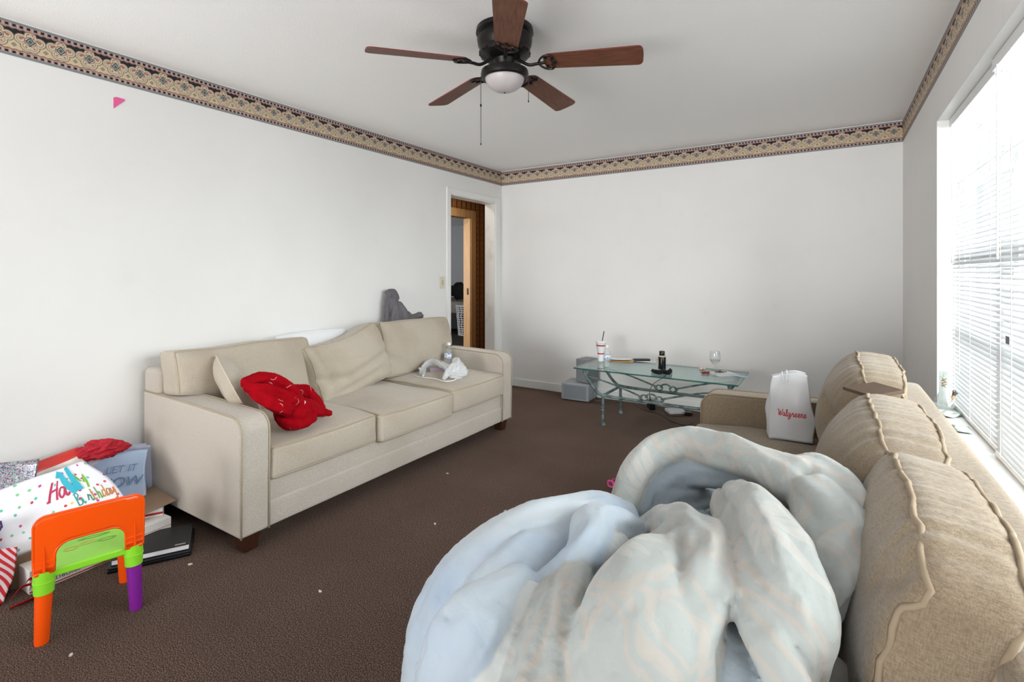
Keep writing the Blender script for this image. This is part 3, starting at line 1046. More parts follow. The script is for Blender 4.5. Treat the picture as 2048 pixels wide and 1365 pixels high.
bm = bmesh.new()
xs_ = sorted(set([0.152 * (-1 + 2 * i / 40) for i in range(41)] + [-0.0985, -0.0975, 0.0975, 0.0985] + [q * (0.098 - 0.045 * (1 - math.cos(a_ * PI / 16))) for q in (-1, 1) for a_ in range(1, 8)]))
cols = []
for x_ in xs_:
    b0, t0 = edge_z(x_)
    cols.append([bm.verts.new((x_, 0, b0 + (t0 - b0) * j / 10)) for j in range(11)])
for i in range(len(cols) - 1):
    for j in range(10):
        bm.faces.new((cols[i][j], cols[i + 1][j], cols[i + 1][j + 1], cols[i][j + 1]))
for q in bm.verts:
    q.co.y = by(q.co.x, q.co.z)
me = bpy.data.meshes.new('backrest')
bm.to_mesh(me)
bm.free()
me.materials.append(M_OR)
o = bpy.data.objects.new('backrest', me)
C.objects.link(o)
o.parent = CH
md = o.modifiers.new('thick', 'SOLIDIFY')
md.thickness, md.offset = 0.006, 0
me.polygons.foreach_set('use_smooth', [True] * len(me.polygons))
back = o
# rolled rim round the outline, pointing to the rear
rim = [Vector((a, by(a, b), b)) for a, b in outl]
MB().tube(rim, 0.0045, 7, closed=True).build('rim', M_OR, back, smooth=True)
for sx in (-1, 1):
    MB().tube([(sx * 0.125, by(0.125, 0.25) - 0.008, 0.248), (sx * 0.125, by(0.125, 0.345) - 0.002, 0.345)], [0.0045, 0.001], 5).build('rib', M_OR, back)
    for zz in (0.262, 0.282):
        MB().tube([(sx * 0.1, by(0.1, zz) - 0.004, zz), (sx * 0.15, by(0.15, zz) - 0.004, zz)], 0.0025, 5).build('rib', M_OR, back)
    MB().box((sx * 0.125 - 0.027, -0.125, 0.235), (sx * 0.125 + 0.027, -0.09, 0.25)).build('post_foot', M_OR, back, bevel=0.006)
# ------------------------------------------------------------------ soft heaps: swept folds joined into one skin
def fold_path(pts, step=0.02):
    P = np.array([p[:4] for p in pts], float)
    out = []
    N = len(P)
    for i in range(N - 1):
        p0, p1, p2, p3 = P[max(i - 1, 0)], P[i], P[i + 1], P[min(i + 2, N - 1)]
        n = max(2, int(np.linalg.norm(p2[:3] - p1[:3]) / step))
        for j in range(n):
            u = j / n
            out.append(0.5 * (2 * p1 + (p2 - p0) * u + (2 * p0 - 5 * p1 + 4 * p2 - p3) * u * u + (3 * p1 - p0 - 3 * p2 + p3) * u ** 3))
    out.append(P[-1])
    return np.array(out)


class Fold:
    """one puffy fold: tapered swept tube, radius rippled round its girth"""
    def __init__(s, pts, kind=0, amp=0.05, lobes=5, seed=0, twist=2.0, flat=None):
        s.P = fold_path(pts)
        s.kind, s.amp, s.lobes, s.seed, s.twist = kind, amp, lobes, seed, twist
        s.flat = flat                      # (axis vector, factor): squash along a direction
        d = np.diff(s.P[:, :3], axis=0)
        s.L = np.linalg.norm(d, axis=1)
        s.s0 = np.concatenate([[0], np.cumsum(s.L)])
        up = np.array([0.13, 0.21, 0.97])
        s.fr = []
        for v in d:
            v = v / (np.linalg.norm(v) + 1e-9)
            a = np.cross(v, up)
            if np.linalg.norm(a) < 1e-3:
                a = np.cross(v, [1, 0, 0])
            a /= np.linalg.norm(a)
            s.fr.append((a, np.cross(a, v)))

    def bounds(s, pad):
        r = s.P[:, 3:4] * (1.25 + s.amp)
        return (s.P[:, :3] - r).min(0) - pad, (s.P[:, :3] + r).max(0) + pad

    def dist(s, q, want=False):
        """q (n,3) -> signed distance; optionally the along/around coordinates"""
        if s.flat is not None:
            ax, k = np.array(s.flat[0], float), s.flat[1]
            ax /= np.linalg.norm(ax)
        best = np.full(len(q), 1e3)
        if want:
            S_, T_ = np.zeros(len(q)), np.zeros(len(q))
        for i in range(len(s.P) - 1):
            a, b = s.P[i], s.P[i + 1]
            ab = b[:3] - a[:3]
            rmax = max(a[3], b[3]) * 1.4 + 0.05
            w = q - a[:3]
            h = np.clip(w @ ab / (ab @ ab + 1e-12), 0, 1)
            w = w - h[:, None] * ab
            if s.flat is not None:
                e = w @ ax
                w = w + (e * (k - 1))[:, None] * ax
            l = np.sqrt((w * w).sum(1)) + 1e-9
            r = a[3] + (b[3] - a[3]) * h
            ss = s.s0[i] + h * s.L[i]
            th = np.arctan2(w @ s.fr[i][1], w @ s.fr[i][0])
            rip = np.sin(s.lobes * th + s.twist * 6 * ss + s.seed) + 0.6 * np.sin((s.lobes + 3) * th - s.twist * 9 * ss + s.seed * 2.3) + 0.5 * np.sin(2 * th + 23 * ss + s.seed)
            d = l - r * (1 + s.amp * rip)
            m = d < best
            best = np.where(m, d, best)
            if want:
                S_ = np.where(m, ss, S_)
                T_ = np.where(m, th * r, T_)
        return (best, S_, T_) if want else best


def skin(folds, h=0.008, k=0.012, floorz=None, smooth=2):
    """surface net over the smooth union of folds -> verts, quads, nearest fold data"""
    lo = np.min([f.bounds(0.03)[0] for f in folds], 0)
    hi = np.max([f.bounds(0.03)[1] for f in folds], 0)
    n = np.ceil((hi - lo) / h).astype(int) + 1
    D = np.full(n, 0.2)
    for f in folds:
        b0, b1 = f.bounds(0.03)
        i0 = np.maximum(((b0 - lo) / h).astype(int), 0)
        i1 = np.minimum(((b1 - lo) / h).astype(int) + 1, n)
        g = np.stack(np.meshgrid(*[lo[a] + h * np.arange(i0[a], i1[a]) for a in range(3)], indexing='ij'), -1)
        d = f.dist(g.reshape(-1, 3)).reshape(g.shape[:3])
        sl = tuple(slice(i0[a], i1[a]) for a in range(3))
        o = D[sl]
        e = np.clip(0.5 + 0.5 * (o - d) / k, 0, 1)
        D[sl] = o + (d - o) * e - k * e * (1 - e)
    if floorz is not None:
        zz = lo[2] + h * np.arange(n[2])
        D = np.maximum(D, (floorz - zz)[None, None, :])
    D[0], D[-1], D[:, 0], D[:, -1], D[:, :, 0], D[:, :, -1] = (0.2,) * 6
    s = D < 0
    c = n - 1
    acc = np.zeros(tuple(c) + (3,))
    cnt = np.zeros(tuple(c))
    base = np.stack(np.meshgrid(*[np.arange(v) for v in c], indexing='ij'), -1).astype(float)
    cor = [(i, j, l) for i in (0, 1) for j in (0, 1) for l in (0, 1)]
    sub = lambda A, o: A[o[0]:o[0] + c[0], o[1]:o[1] + c[1], o[2]:o[2] + c[2]]
    for a in cor:
        for ax in range(3):
            if a[ax] == 0:
                b = list(a)
                b[ax] = 1
                d0, d1 = sub(D, a), sub(D, b)
                m = (d0 < 0) != (d1 < 0)
                t_ = np.where(m, d0 / np.where(m, d0 - d1, 1), 0)
                for q in range(3):
                    acc[..., q] += np.where(m, a[q] + (t_ if q == ax else 0), 0)
                cnt += m
    act = cnt > 0
    idx = np.full(tuple(c), -1)
    idx[act] = np.arange(act.sum())
    V = lo + h * (base[act] + acc[act] / cnt[act][:, None])
    F = []
    for ax in range(3):
        b, e = (ax + 1) % 3, (ax + 2) % 3
        p0 = [slice(None)] * 3
        p1 = [slice(None)] * 3
        p0[ax], p1[ax] = slice(0, -1), slice(1, None)
        ch = s[tuple(p0)] != s[tuple(p1)]
        ii = np.argwhere(ch)
        ii = ii[(ii[:, b] > 0) & (ii[:, e] > 0) & (ii[:, b] < c[b]) & (ii[:, e] < c[e])]
        q = []
        for (ob, oe) in ((0, 0), (1, 0), (1, 1), (0, 1)):
            j = ii.copy()
            j[:, b] -= ob
            j[:, e] -= oe
            q.append(idx[j[:, 0], j[:, 1], j[:, 2]])
        q = np.stack(q, 1)
        inside = s[ii[:, 0], ii[:, 1], ii[:, 2]]
        q[~inside] = q[~inside][:, ::-1]
        F.append(q)
    F = np.concatenate(F)
    F = F[(F >= 0).all(1)]
    E_ = np.concatenate([F[:, [0, 1]], F[:, [1, 2]], F[:, [2, 3]], F[:, [3, 0]]])
    for _ in range(smooth):
        A = np.zeros_like(V)
        K = np.zeros(len(V))
        for x, y in ((0, 1), (1, 0)):
            for q in range(3):
                A[:, q] += np.bincount(E_[:, x], V[E_[:, y], q], len(V))
            K += np.bincount(E_[:, x], minlength=len(V))
        V = 0.4 * V + 0.6 * A / np.maximum(K, 1)[:, None]
    Dv, U = [], np.zeros((len(V), 3))
    best = np.full(len(V), 1e3)
    for i, f in enumerate(folds):
        d, S_, T_ = f.dist(V, True)
        Dv.append(d)
        m = d < best
        best[m] = d[m]
        U[m, 0], U[m, 1], U[m, 2] = S_[m], T_[m], i
    K = np.zeros((len(V), 4))
    for d, f in zip(Dv, folds):
        K[:, int(f.kind)] += np.exp(-np.clip((d - best) / 0.004, 0, 50))
    K /= K.sum(1, keepdims=True)
    return V, F, U, K[:, 1:]


def heap(name, folds, mat, parent=None, wrinkle=0.0, wf=1.0, **kw):
    V, F, U, kind = skin(folds, **kw)
    o = mesh(name, V.tolist(), F.tolist(), mat, parent, True)
    if wrinkle:
        N = np.zeros(len(V) * 3, np.float32)
        o.data.vertex_normals.foreach_get('vector', N)
        N = N.reshape(-1, 3)
        rs = np.random.RandomState(5)
        S_, T_, I_ = U[:, 0], U[:, 1], U[:, 2]
        w = np.zeros(len(V))
        for f, g, a in ((5, 1.5, 1.0), (9, 2.5, 0.7), (4, 5.0, 0.8), (15, 3.0, 0.35), (7, 9.0, 0.3)):
            ph = rs.rand(4) * 6.28
            q = 2 * np.pi * wf * (f * T_ + g * S_) + ph[0] + I_ * 1.9 + 1.3 * np.sin(2 * np.pi * wf * 2.2 * S_ + ph[1] + I_) + 0.8 * np.sin(2 * np.pi * wf * 3.7 * T_ + ph[2])
            m = 0.5 + 0.5 * np.sin(2 * np.pi * wf * (1.7 * S_ - 2.1 * T_) + ph[3] + I_ * 2.7)
            w += a * m * (1 - 2 * np.abs(np.sin(q / 2)) ** 0.8)
        V = V + N * (w * wrinkle)[:, None]
        o.data.vertices.foreach_set('co', V.astype(np.float32).ravel())
        o.data.update()
    a = o.data.attributes.new('fold_uv', 'FLOAT_VECTOR', 'POINT')
    a.data.foreach_set('vector', U.astype(np.float32).ravel())
    a = o.data.attributes.new('fold_kind', 'FLOAT_VECTOR', 'POINT')
    a.data.foreach_set('vector', kind.astype(np.float32).ravel())
    return o


# ------------------------------------------------------------------ duvet heaped on the right sofa
def cr2(cx, cy, z, r):
    p = at(830 + cx / 2.111, 840 + cy / 2.111, z)
    return (p.x, p.y, p.z, r)


def duvet_mat():
    t = T('faded_print_duvet', 0.62, spec=0.25)
    k1, k2, k3 = t.xyz(t.attr('fold_kind'))
    x, y, z = t.xyz(t.coord())
    ws = t.noise(5, 2)
    # petal medallions and linked bands printed on the cloth
    uu = x * 0.85 + y * 0.35 + z * 0.9 + (ws - 0.5) * 0.12
    vv = y * 0.8 - x * 0.3 - z * 0.6 + (t.noise(5, 2, t.mapv(t.coord(), (1, 1, 1), (4, 1, 2))) - 0.5) * 0.12
    P = 0.29
    a = ((uu / P).fract() - 0.5) * P
    b = ((vv / P + 0.3).fract() - 0.5) * P
    r = (a * a + b * b).sqrt()
    n = t.nt.nodes.new('ShaderNodeMath')
    n.operation = 'ARCTAN2'
    t.nt.links.new(a.k, n.inputs[0])
    t.nt.links.new(b.k, n.inputs[1])
    th = X(t.nt, n.outputs[0])
    pet = ((th * 4.0).sin().abs() * 0.055 + 0.022)
    petal = r.lt(pet) * r.gt(0.012)
    line = ((a.abs() + b.abs() - 0.135).abs()).lt(0.008)
    line2 = ((a.abs() + b.abs() - 0.165).abs()).lt(0.006)
    hexa = ((a.abs().max(b.abs()) - 0.118).abs()).lt(0.006)
    f1 = t.mix(t.noise(3.0, 2), rgb(160, 165, 162), rgb(176, 180, 178))
    f1 = t.mix((line.max(line2).max(hexa)) * 0.5, f1, rgb(186, 174, 163))
    f1 = t.mix(petal * 0.55, f1, rgb(190, 184, 177))
    satin = t.mix(t.noise(5, 2), rgb(140, 152, 161), rgb(156, 167, 174))
    blue = t.mix(t.noise(4, 3).step(0.4, 0.7), rgb(184, 193, 199), rgb(160, 176, 194))
    white = rgb(192, 195, 194)
    c = t.mix(k1.step(0.35, 0.65), f1, satin)
    c = t.mix(k2.step(0.35, 0.65), c, blue)
    c = t.mix(k3.step(0.35, 0.65), c, white)
    t.color(c)
    t.bump(t.noise(11, 4, rough=0.55) + t.noise(26, 3, t.mapv(t.coord(), (1, 0.35, 0.6))) * 0.5, 0.35, 0.02)
    t.set(Sheen_Weight=0.2)
    return t.m


def dv(kind, pts, amp=0.05, lobes=4, seed=0, twist=2.0, flat=None):
    return Fold([cr2(*p) for p in pts], kind, amp, lobes, seed, twist, flat)


DUV = [
    # arch of the turned-over hem, print side out
    dv(0, [(880, 350, .60, .042), (925, 235, .665, .046), (1020, 140, .72, .05), (1170, 105, .755, .052), (1340, 140, .77, .052), (1480, 200, .77, .054), (1600, 270, .765, .06)], .05, 3, 1),
    # satin lining showing inside the arch
    dv(1, [(940, 370, .575, .05), (1010, 270, .63, .052), (1110, 225, .665, .05), (1230, 230, .68, .042), (1360, 250, .69, .035), (1500, 290, .70, .03)], .08, 4, 2),
    dv(1, [(960, 420, .545, .045), (1070, 350, .585, .05), (1170, 330, .60, .042), (1240, 320, .60, .03)], .08, 4, 3),
    dv(1, [(1040, 440, .545, .04), (1150, 430, .555, .04), (1230, 450, .54, .036)], .06, 4, 31),
    # right flank leaning on the back cushion
    dv(0, [(1600, 240, .75, .05), (1680, 240, .77, .056), (1770, 310, .765, .062), (1830, 420, .74, .068), (1800, 540, .705, .064), (1740, 660, .665, .056), (1690, 790, .61, .045)], .05, 5, 4),
    dv(0, [(1700, 330, .77, .05), (1790, 420, .765, .05), (1840, 470, .75, .04), (1760, 600, .72, .05), (1690, 760, .66, .045), (1650, 900, .59, .04)], .06, 4, 37),
    dv(0, [(1640, 290, .745, .045), (1690, 400, .745, .05), (1710, 540, .72, .05), (1690, 680, .67, .046), (1660, 800, .61, .04)], .05, 4, 5),
    # central roll, two ridges
    dv(0, [(1365, 325, .705, .042), (1440, 390, .75, .054), (1520, 520, .768, .058), (1590, 680, .762, .056), (1625, 820, .735, .054), (1620, 950, .69, .048), (1590, 1100, .62, .042)], .05, 4, 6),
    dv(0, [(1315, 350, .69, .034), (1350, 450, .72, .042), (1415, 600, .738, .044), (1480, 760, .735, .044), (1535, 900, .715, .042), (1580, 1050, .67, .04)], .05, 4, 7),
    # twisted neck in the middle
    dv(0, [(970, 470, .60, .034), (1060, 435, .66, .042), (1150, 455, .705, .048), (1220, 530, .732, .05), (1245, 620, .742, .05), (1225, 720, .735, .05)], .08, 5, 8, 4),
    dv(0, [(1000, 520, .63, .026), (1080, 500, .685, .034), (1140, 550, .715, .04), (1150, 640, .725, .05)], .08, 4, 32, 3),
    dv(0, [(990, 560, .66, .024), (1040, 570, .69, .034), (1060, 640, .705, .045), (1030, 740, .70, .06)], .08, 4, 36, 3),
    # big flowered lobe
    dv(0, [(1060, 600, .69, .05), (1000, 690, .70, .078), (955, 820, .695, .095), (930, 980, .675, .10), (915, 1300, .58, .115)], .03, 4, 9, 1),
    dv(0, [(1215, 660, .73, .045), (1195, 760, .722, .05), (1150, 880, .705, .055), (1110, 1010, .675, .06), (1080, 1250, .60, .07)], .04, 4, 10, 1),
    # thin fold running down the middle
    dv(0, [(1280, 450, .70, .022), (1295, 570, .72, .022), (1315, 680, .725, .022), (1400, 820, .722, .026), (1490, 960, .71, .03), (1570, 1110, .68, .034), (1620, 1250, .65, .038)], .08, 3, 11),
    # satin wedge
    dv(1, [(1270, 720, .655, .018), (1285, 840, .655, .03), (1315, 980, .645, .05), (1340, 1120, .625, .065), (1350, 1300, .58, .08)], .04, 3, 12, 1),
    # pale blue end hanging over the seat front
    dv(2, [(890, 420, .585, .045), (790, 400, .615, .06), (650, 440, .625, .07), (500, 500, .62, .08), (360, 590, .59, .09), (240, 720, .53, .095), (170, 920, .43, .11), (140, 1300, .25, .12)], .03, 5, 13, 1),
    dv(2, [(700, 520, .60, .07), (540, 620, .60, .08), (420, 740, .58, .09), (310, 900, .52, .10), (250, 1250, .40, .12)], .03, 5, 14, 1),
    dv(2, [(160, 640, .48, .03), (105, 720, .42, .045), (80, 900, .34, .06), (60, 1150, .22, .07)], .03, 4, 15, 1),
    # blue roll with the seam
    dv(2, [(950, 490, .61, .034), (860, 450, .65, .046), (760, 440, .675, .048), (730, 530, .68, .044), (660, 620, .67, .036), (530, 690, .65, .02)], .06, 4, 16, 3),
    dv(3, [(860, 530, .64, .03), (790, 560, .66, .03), (720, 620, .66, .026), (600, 680, .655, .02)], .06, 4, 33, 3),
    # narrow pleats between blue end and flowered lobe
    dv(3, [(495, 735, .655, .02), (440, 830, .655, .028), (360, 950, .64, .036), (290, 1080, .61, .045), (250, 1250, .56, .05)], .05, 3, 17),
    dv(0, [(700, 620, .655, .034), (660, 740, .665, .042), (620, 900, .655, .048), (590, 1250, .60, .06)], .06, 4, 18),
    dv(0, [(600, 690, .65, .026), (560, 800, .66, .032), (520, 950, .65, .038), (490, 1250, .60, .05)], .06, 4, 19),
    dv(0, [(500, 850, .645, .026), (450, 1000, .635, .034), (400, 1250, .58, .045)], .06, 4, 20),
    dv(2, [(430, 720, .63, .05), (330, 800, .655, .055), (240, 880, .66, .062), (195, 1000, .62, .07), (160, 1200, .52, .08)], .03, 4, 34, 1),
    dv(1, [(1180, 400, .50, .05), (1280, 370, .50, .06), (1340, 330, .52, .05)], .04, 4, 35),
    # corner piece by the cushion at the lower right
    dv(0, [(1600, 1010, .56, .05), (1720, 1120, .54, .055), (1800, 1260, .5, .06)], .05, 4, 21),
]
# stuffing that rests on the seat under the folds
DUV.append(Fold([(-0.50, 1.0, .53, .08), (-0.30, 1.2, .54, .09), (-0.18, 1.3, .54, .08)], 1, .02))
DUV.append(Fold([(-0.42, 0.80, .57, .09), (-0.25, 0.95, .58, .08), (-0.12, 1.0, .58, .06)], 1, .02))
duvet = heap('duvet', DUV, duvet_mat(), wrinkle=0.003, h=0.0062, k=0.004, smooth=2)
tag(duvet, 'bunched pale blue and grey floral duvet heaped on the tan sofa', 'duvet')
# ------------------------------------------------------------------ soft things on the left sofa
def pillow_mesh(w, h, th, seed, n=22):
    v, f = [], []
    for s in (1, -1):
        for i in range(n + 1):
            for j in range(n + 1):
                a, b = -1 + 2 * i / n, -1 + 2 * j / n
                k = ((1 - a ** 4) * (1 - b ** 4)) ** 0.5
                pin = 1 - 0.06 * (a * a * b * b) - 0.05 * (1 - max(abs(a), abs(b))) * 0
                z = s * th / 2 * k * (1 + 0.18 * nz((a, b, s), 2, seed))
                v.append(Vector((a * w / 2 * (1 - 0.05 * b * b), b * h / 2 * (1 - 0.05 * a * a), z)))
    o = (n + 1) ** 2
    for s in (0, 1):
        for i in range(n):
            for j in range(n):
                q = [s * o + i * (n + 1) + j, s * o + (i + 1) * (n + 1) + j, s * o + (i + 1) * (n + 1) + j + 1, s * o + i * (n + 1) + j + 1]
                f.append(tuple(q if s == 0 else q[::-1]))
    return v, f


def pillow(name, label, loc, rot, w, h, th, m, mp, seed):
    v, f = pillow_mesh(w, h, th, seed)
    p = thing(name, label, 'pillow', loc, rot=rot)
    mesh('cover', v, f, m, p, True)
    pts = []
    for (a0, b0, a1, b1) in ((1, -1, 1, 1), (1, 1, -1, 1), (-1, 1, -1, -1), (-1, -1, 1, -1)):
        for i in range(14):
            a, b = a0 + (a1 - a0) * i / 14, b0 + (b1 - b0) * i / 14
            pts.append((a * w / 2 * (1 - 0.05 * b * b), b * h / 2 * (1 - 0.05 * a * a), 0))
    MB().tube(pts, 0.004, 6, closed=True).build('piping', mp, p, smooth=True)
    return p


tp = pillow('throw_pillow', 'small beige throw pillow tilted against the near arm of the left sofa', (0, 0, 0), (0, 0, 0), 0.42, 0.40, 0.12, M_SOFA1B, plain('pale_piping', rgb(212, 200, 182), 0.9), 5)
zax = Vector((0.36, 0.78, 0.42)).normalized()
xax = Vector((0, 0, 1)).cross(zax).normalized()
yax = zax.cross(xax)
tp.matrix_world = Matrix.Translation((-2.655, 1.505, 0.605)) @ Matrix((xax, yax, zax)).transposed().to_4x4() @ Matrix.Rotation(math.radians(20), 4, 'Z')
t = T('white_pillow_cotton', 0.8, spec=0.15)
t.color(rgb(236, 237, 240)).bump(t.noise(16, 3), 0.3, 0.02)
pillow('bed_pillow', 'white bed pillow stuffed behind the middle cushion', (-3.085, 2.27, 0.66), (math.radians(90), 0, math.radians(90)), 0.6, 0.40, 0.13, t.m, t.m, 9)

t = T('red_fleece', 0.95, spec=0.08)
uv_ = t.attr('fold_uv')
u, v, w = t.xyz(uv_)
r1 = ((((u / 0.085).fract() - 0.5) * 0.085).pow(2.0) + (((v / 0.07 + w * 0.3).fract() - 0.5) * 0.07).pow(2.0)).sqrt()
ln = ((r1 - 0.027).abs()).lt(0.0008) * t.noise(12, 1).gt(0.61)
c = t.mix(t.noise(30, 3), rgb(122, 3, 14), rgb(176, 8, 24))
c = t.mix(ln, c, rgb(226, 196, 196))
t.color(c).bump(t.noise(60, 3) + t.noise(14, 3) * 1.5, 0.35, 0.01)
M_RED = t.m


def F3(kind, pts, amp=0.12, lobes=4, seed=0, twist=4.0, flat=None):
    return Fold([(at(x, y, z).x, at(x, y, z).y, z, r) for x, y, z, r in pts], kind, amp, lobes, seed, twist, flat)


RB = [
    F3(0, [(492, 766, .735, .026), (520, 758, .74, .032), (548, 762, .72, .034), (575, 778, .68, .034), (592, 790, .65, .03)], .1, 3, 1, 2),
    F3(0, [(496, 776, .72, .024), (525, 782, .70, .034), (555, 792, .66, .038), (585, 802, .62, .038)], .1, 4, 2, 2),
    F3(0, [(508, 788, .69, .022), (530, 800, .665, .03), (552, 812, .63, .032), (575, 820, .60, .034)], .1, 3, 3, 2),
    F3(0, [(585, 778, .655, .022), (608, 780, .63, .03), (622, 792, .59, .032), (635, 808, .55, .028), (645, 815, .53, .018)], .1, 3, 4, 2),
    F3(0, [(560, 806, .63, .034), (590, 808, .61, .04), (618, 816, .57, .038), (640, 822, .53, .026)], .1, 4, 5, 2),
    F3(0, [(556, 818, .59, .026), (562, 834, .555, .034), (578, 846, .525, .038), (602, 845, .52, .036), (622, 836, .52, .03)], .1, 3, 6, 2),
    F3(0, [(600, 815, .58, .03), (625, 822, .55, .03), (648, 826, .52, .022), (660, 827, .505, .016)], .1, 3, 7, 2),
    F3(0, [(575, 825, .575, .034), (600, 826, .565, .038), (622, 826, .54, .03)], .1, 4, 8, 2),
]
tag(heap('fleece_blanket', RB, M_RED, wrinkle=0.0014, wf=3.0, h=0.005, k=0.008, smooth=2), 'crumpled red fleece blanket on the left sofa pillow', 'blanket')

# grey garment on top of the far back cushion
t = T('grey_cotton_jersey', 0.9, spec=0.1)
t.color(t.mix(t.noise(120, 2), rgb(92, 89, 93), rgb(118, 114, 118))).bump(t.noise(18, 3), 0.3, 0.01)


def WX(px, py, x, r):
    dx, dz = (px - CXP) / FOC, (HZN - py) / FOC
    s, c = math.sin(YAW), math.cos(YAW)
    k = x / (-s + dx * c)
    return (x, (c + dx * s) * k, CAM_H + dz * k, r)


GB = [
    Fold([WX(776, 586, -3.13, .03), WX(786, 588, -3.125, .042), WX(793, 596, -3.11, .03)], 0, .08, 4, 1, 3, ((1, 0, 0), 1.6)),
    Fold([WX(777, 592, -3.13, .034), WX(776, 615, -3.12, .034), WX(776, 640, -3.10, .034), WX(775, 652, -3.08, .03)], 0, .1, 4, 2, 3, ((1, 0, 0), 1.5)),
    Fold([WX(786, 602, -3.11, .03), WX(793, 620, -3.08, .055), WX(793, 640, -3.05, .06), WX(790, 650, -3.04, .05)], 0, .08, 5, 3, 3, ((1, 0, 0), 1.3)),
    Fold([WX(797, 612, -3.08, .04), WX(806, 630, -3.05, .05), WX(808, 643, -3.04, .04)], 0, .08, 4, 4),
    Fold([WX(800, 642, -3.03, .03), WX(815, 638, -3.03, .03), WX(830, 634, -3.03, .026), WX(840, 631, -3.03, .03), WX(841, 634, -3.03, .018)], 0, .12, 4, 5),
    Fold([WX(808, 628, -3.06, .028), WX(816, 628, -3.05, .022), WX(822, 634, -3.04, .02)], 0, .15, 4, 6),
]
tag(heap('grey_garment', GB, t.m, wrinkle=0.003, wf=2.0, h=0.006, k=0.006, smooth=1), 'dark grey garment slumped on top of the far sofa cushion', 'clothing')

# ------------------------------------------------------------------ bottles, cup, glass
M_PLAST = through('clear_plastic', (0.93, 0.95, 0.95, 1), 0.06, 1.4, 0.10, (0.9, 0.92, 0.93, 1))
M_CLEAR = through('clear_glass', (0.96, 0.97, 0.97, 1), 0.02, 1.5, 0.03, (0.9, 0.9, 0.9, 1))
M_WHITEP = plain('white_plastic', rgb(238, 238, 236), 0.35, var=0.02)
M_LABEL = None
t = T('blue_white_bottle_label', 0.4)
x, y, z = t.xyz(t.coord())
c = t.mix(((z / 0.05).fract() - 0.5).abs().lt(0.2), rgb(232, 234, 238), rgb(170, 190, 222))
c = t.mix(t.noise(60, 2).gt(0.6), c, rgb(120, 142, 190))
M_LABEL = t.color(c).m


def bottle(label, loc, h, r, rot=(0, 0, 0), lab=M_LABEL):
    b = thing('water_bottle', label, 'bottle', loc, rot=rot)
    k = h
    pr = [(r * 0.85, 0), (r, 0.02 * k), (r, 0.1 * k), (r * 0.93, 0.13 * k), (r, 0.16 * k), (r * 0.93, 0.2 * k), (r, 0.23 * k), (r, 0.3 * k), (r * 0.95, 0.33 * k), (r, 0.36 * k), (r, 0.6 * k), (r * 0.95, 0.66 * k), (r * 0.7, 0.78 * k), (r * 0.45, 0.86 * k), (r * 0.42, 0.9 * k)]
    MB().lathe(pr, 20).build('bottle_body', M_PLAST, b)
    MB().lathe([(r * 1.02, 0.36 * k), (r * 1.02, 0.58 * k)], 20, cap0=False, cap1=False).build('paper_label', lab, b)
    MB().lathe([(r * 0.47, 0.89 * k), (r * 0.47, 0.985 * k), (r * 0.42, k)], 16).build('cap', M_WHITEP, b)
    return b


bottle('clear plastic water bottle standing in the corner of the left sofa seat', (-2.70, 3.27, 0.487), 0.205, 0.032, (math.radians(-6), math.radians(4), 0.5))
bottle('half clear water bottle on the glass table beside the foam cup', tuple(at(1214, 735, TZ)), 0.19, 0.03)

cup = thing('foam_cup', 'tall white foam cup with red stripes and a black straw', 'cup', tuple(at(1202, 722, TZ)))
t = T('foam_cup_print', 0.6)
x, y, z = t.xyz(t.coord())
th = (x * 40.0).sin() + (y * 40.0).sin()
c = t.mix(((z - 0.142).abs().lt(0.0055)).max((z - 0.068).abs().lt(0.0055)), rgb(240, 240, 240), rgb(186, 34, 52))
M_FOAM = t.color(c).m
MB().lathe([(0.028, 0), (0.0285, 0.05), (0.031, 0.058), (0.047, 0.166), (0.049, 0.168), (0.049, 0.174)], 28).build('cup_body', M_FOAM, cup)
MB().lathe([(0.051, 0.17), (0.052, 0.178), (0.047, 0.184), (0.046, 0.181), (0.01, 0.181)], 28).build('lid', M_WHITEP, cup)
d = Vector((math.cos(YAW), math.sin(YAW), 0))
MB().tube([Vector((0, 0, 0.06)) - d * 0.012, Vector((0, 0, 0.27)) + d * 0.028], 0.0042, 8).build('straw', plain('black_straw', rgb(18, 18, 20), 0.4), cup)

wg = thing('wine_glass', 'empty clear wine glass on the right end of the glass table', 'glass', tuple(at(1430, 753, TZ)))
pr = [(0.033, 0.0), (0.033, 0.002), (0.012, 0.006), (0.0042, 0.014), (0.0035, 0.08), (0.006, 0.088), (0.022, 0.098), (0.036, 0.118), (0.0405, 0.138), (0.039, 0.165), (0.034, 0.195)]
MB().lathe(pr + [(0.0328, 0.195), (0.0375, 0.165), (0.039, 0.138), (0.0345, 0.12), (0.02, 0.101), (0.001, 0.095)], 28, cap1=False).build('bowl_and_stem', M_CLEAR, wg)
MB().lathe([(0.0365, 0.121), (0.0385, 0.1265), (0.001, 0.1265)], 24, cap1=False, cap0=False).build('wine_residue', through('wine_rest', (0.8, 0.72, 0.74, 1)), wg)

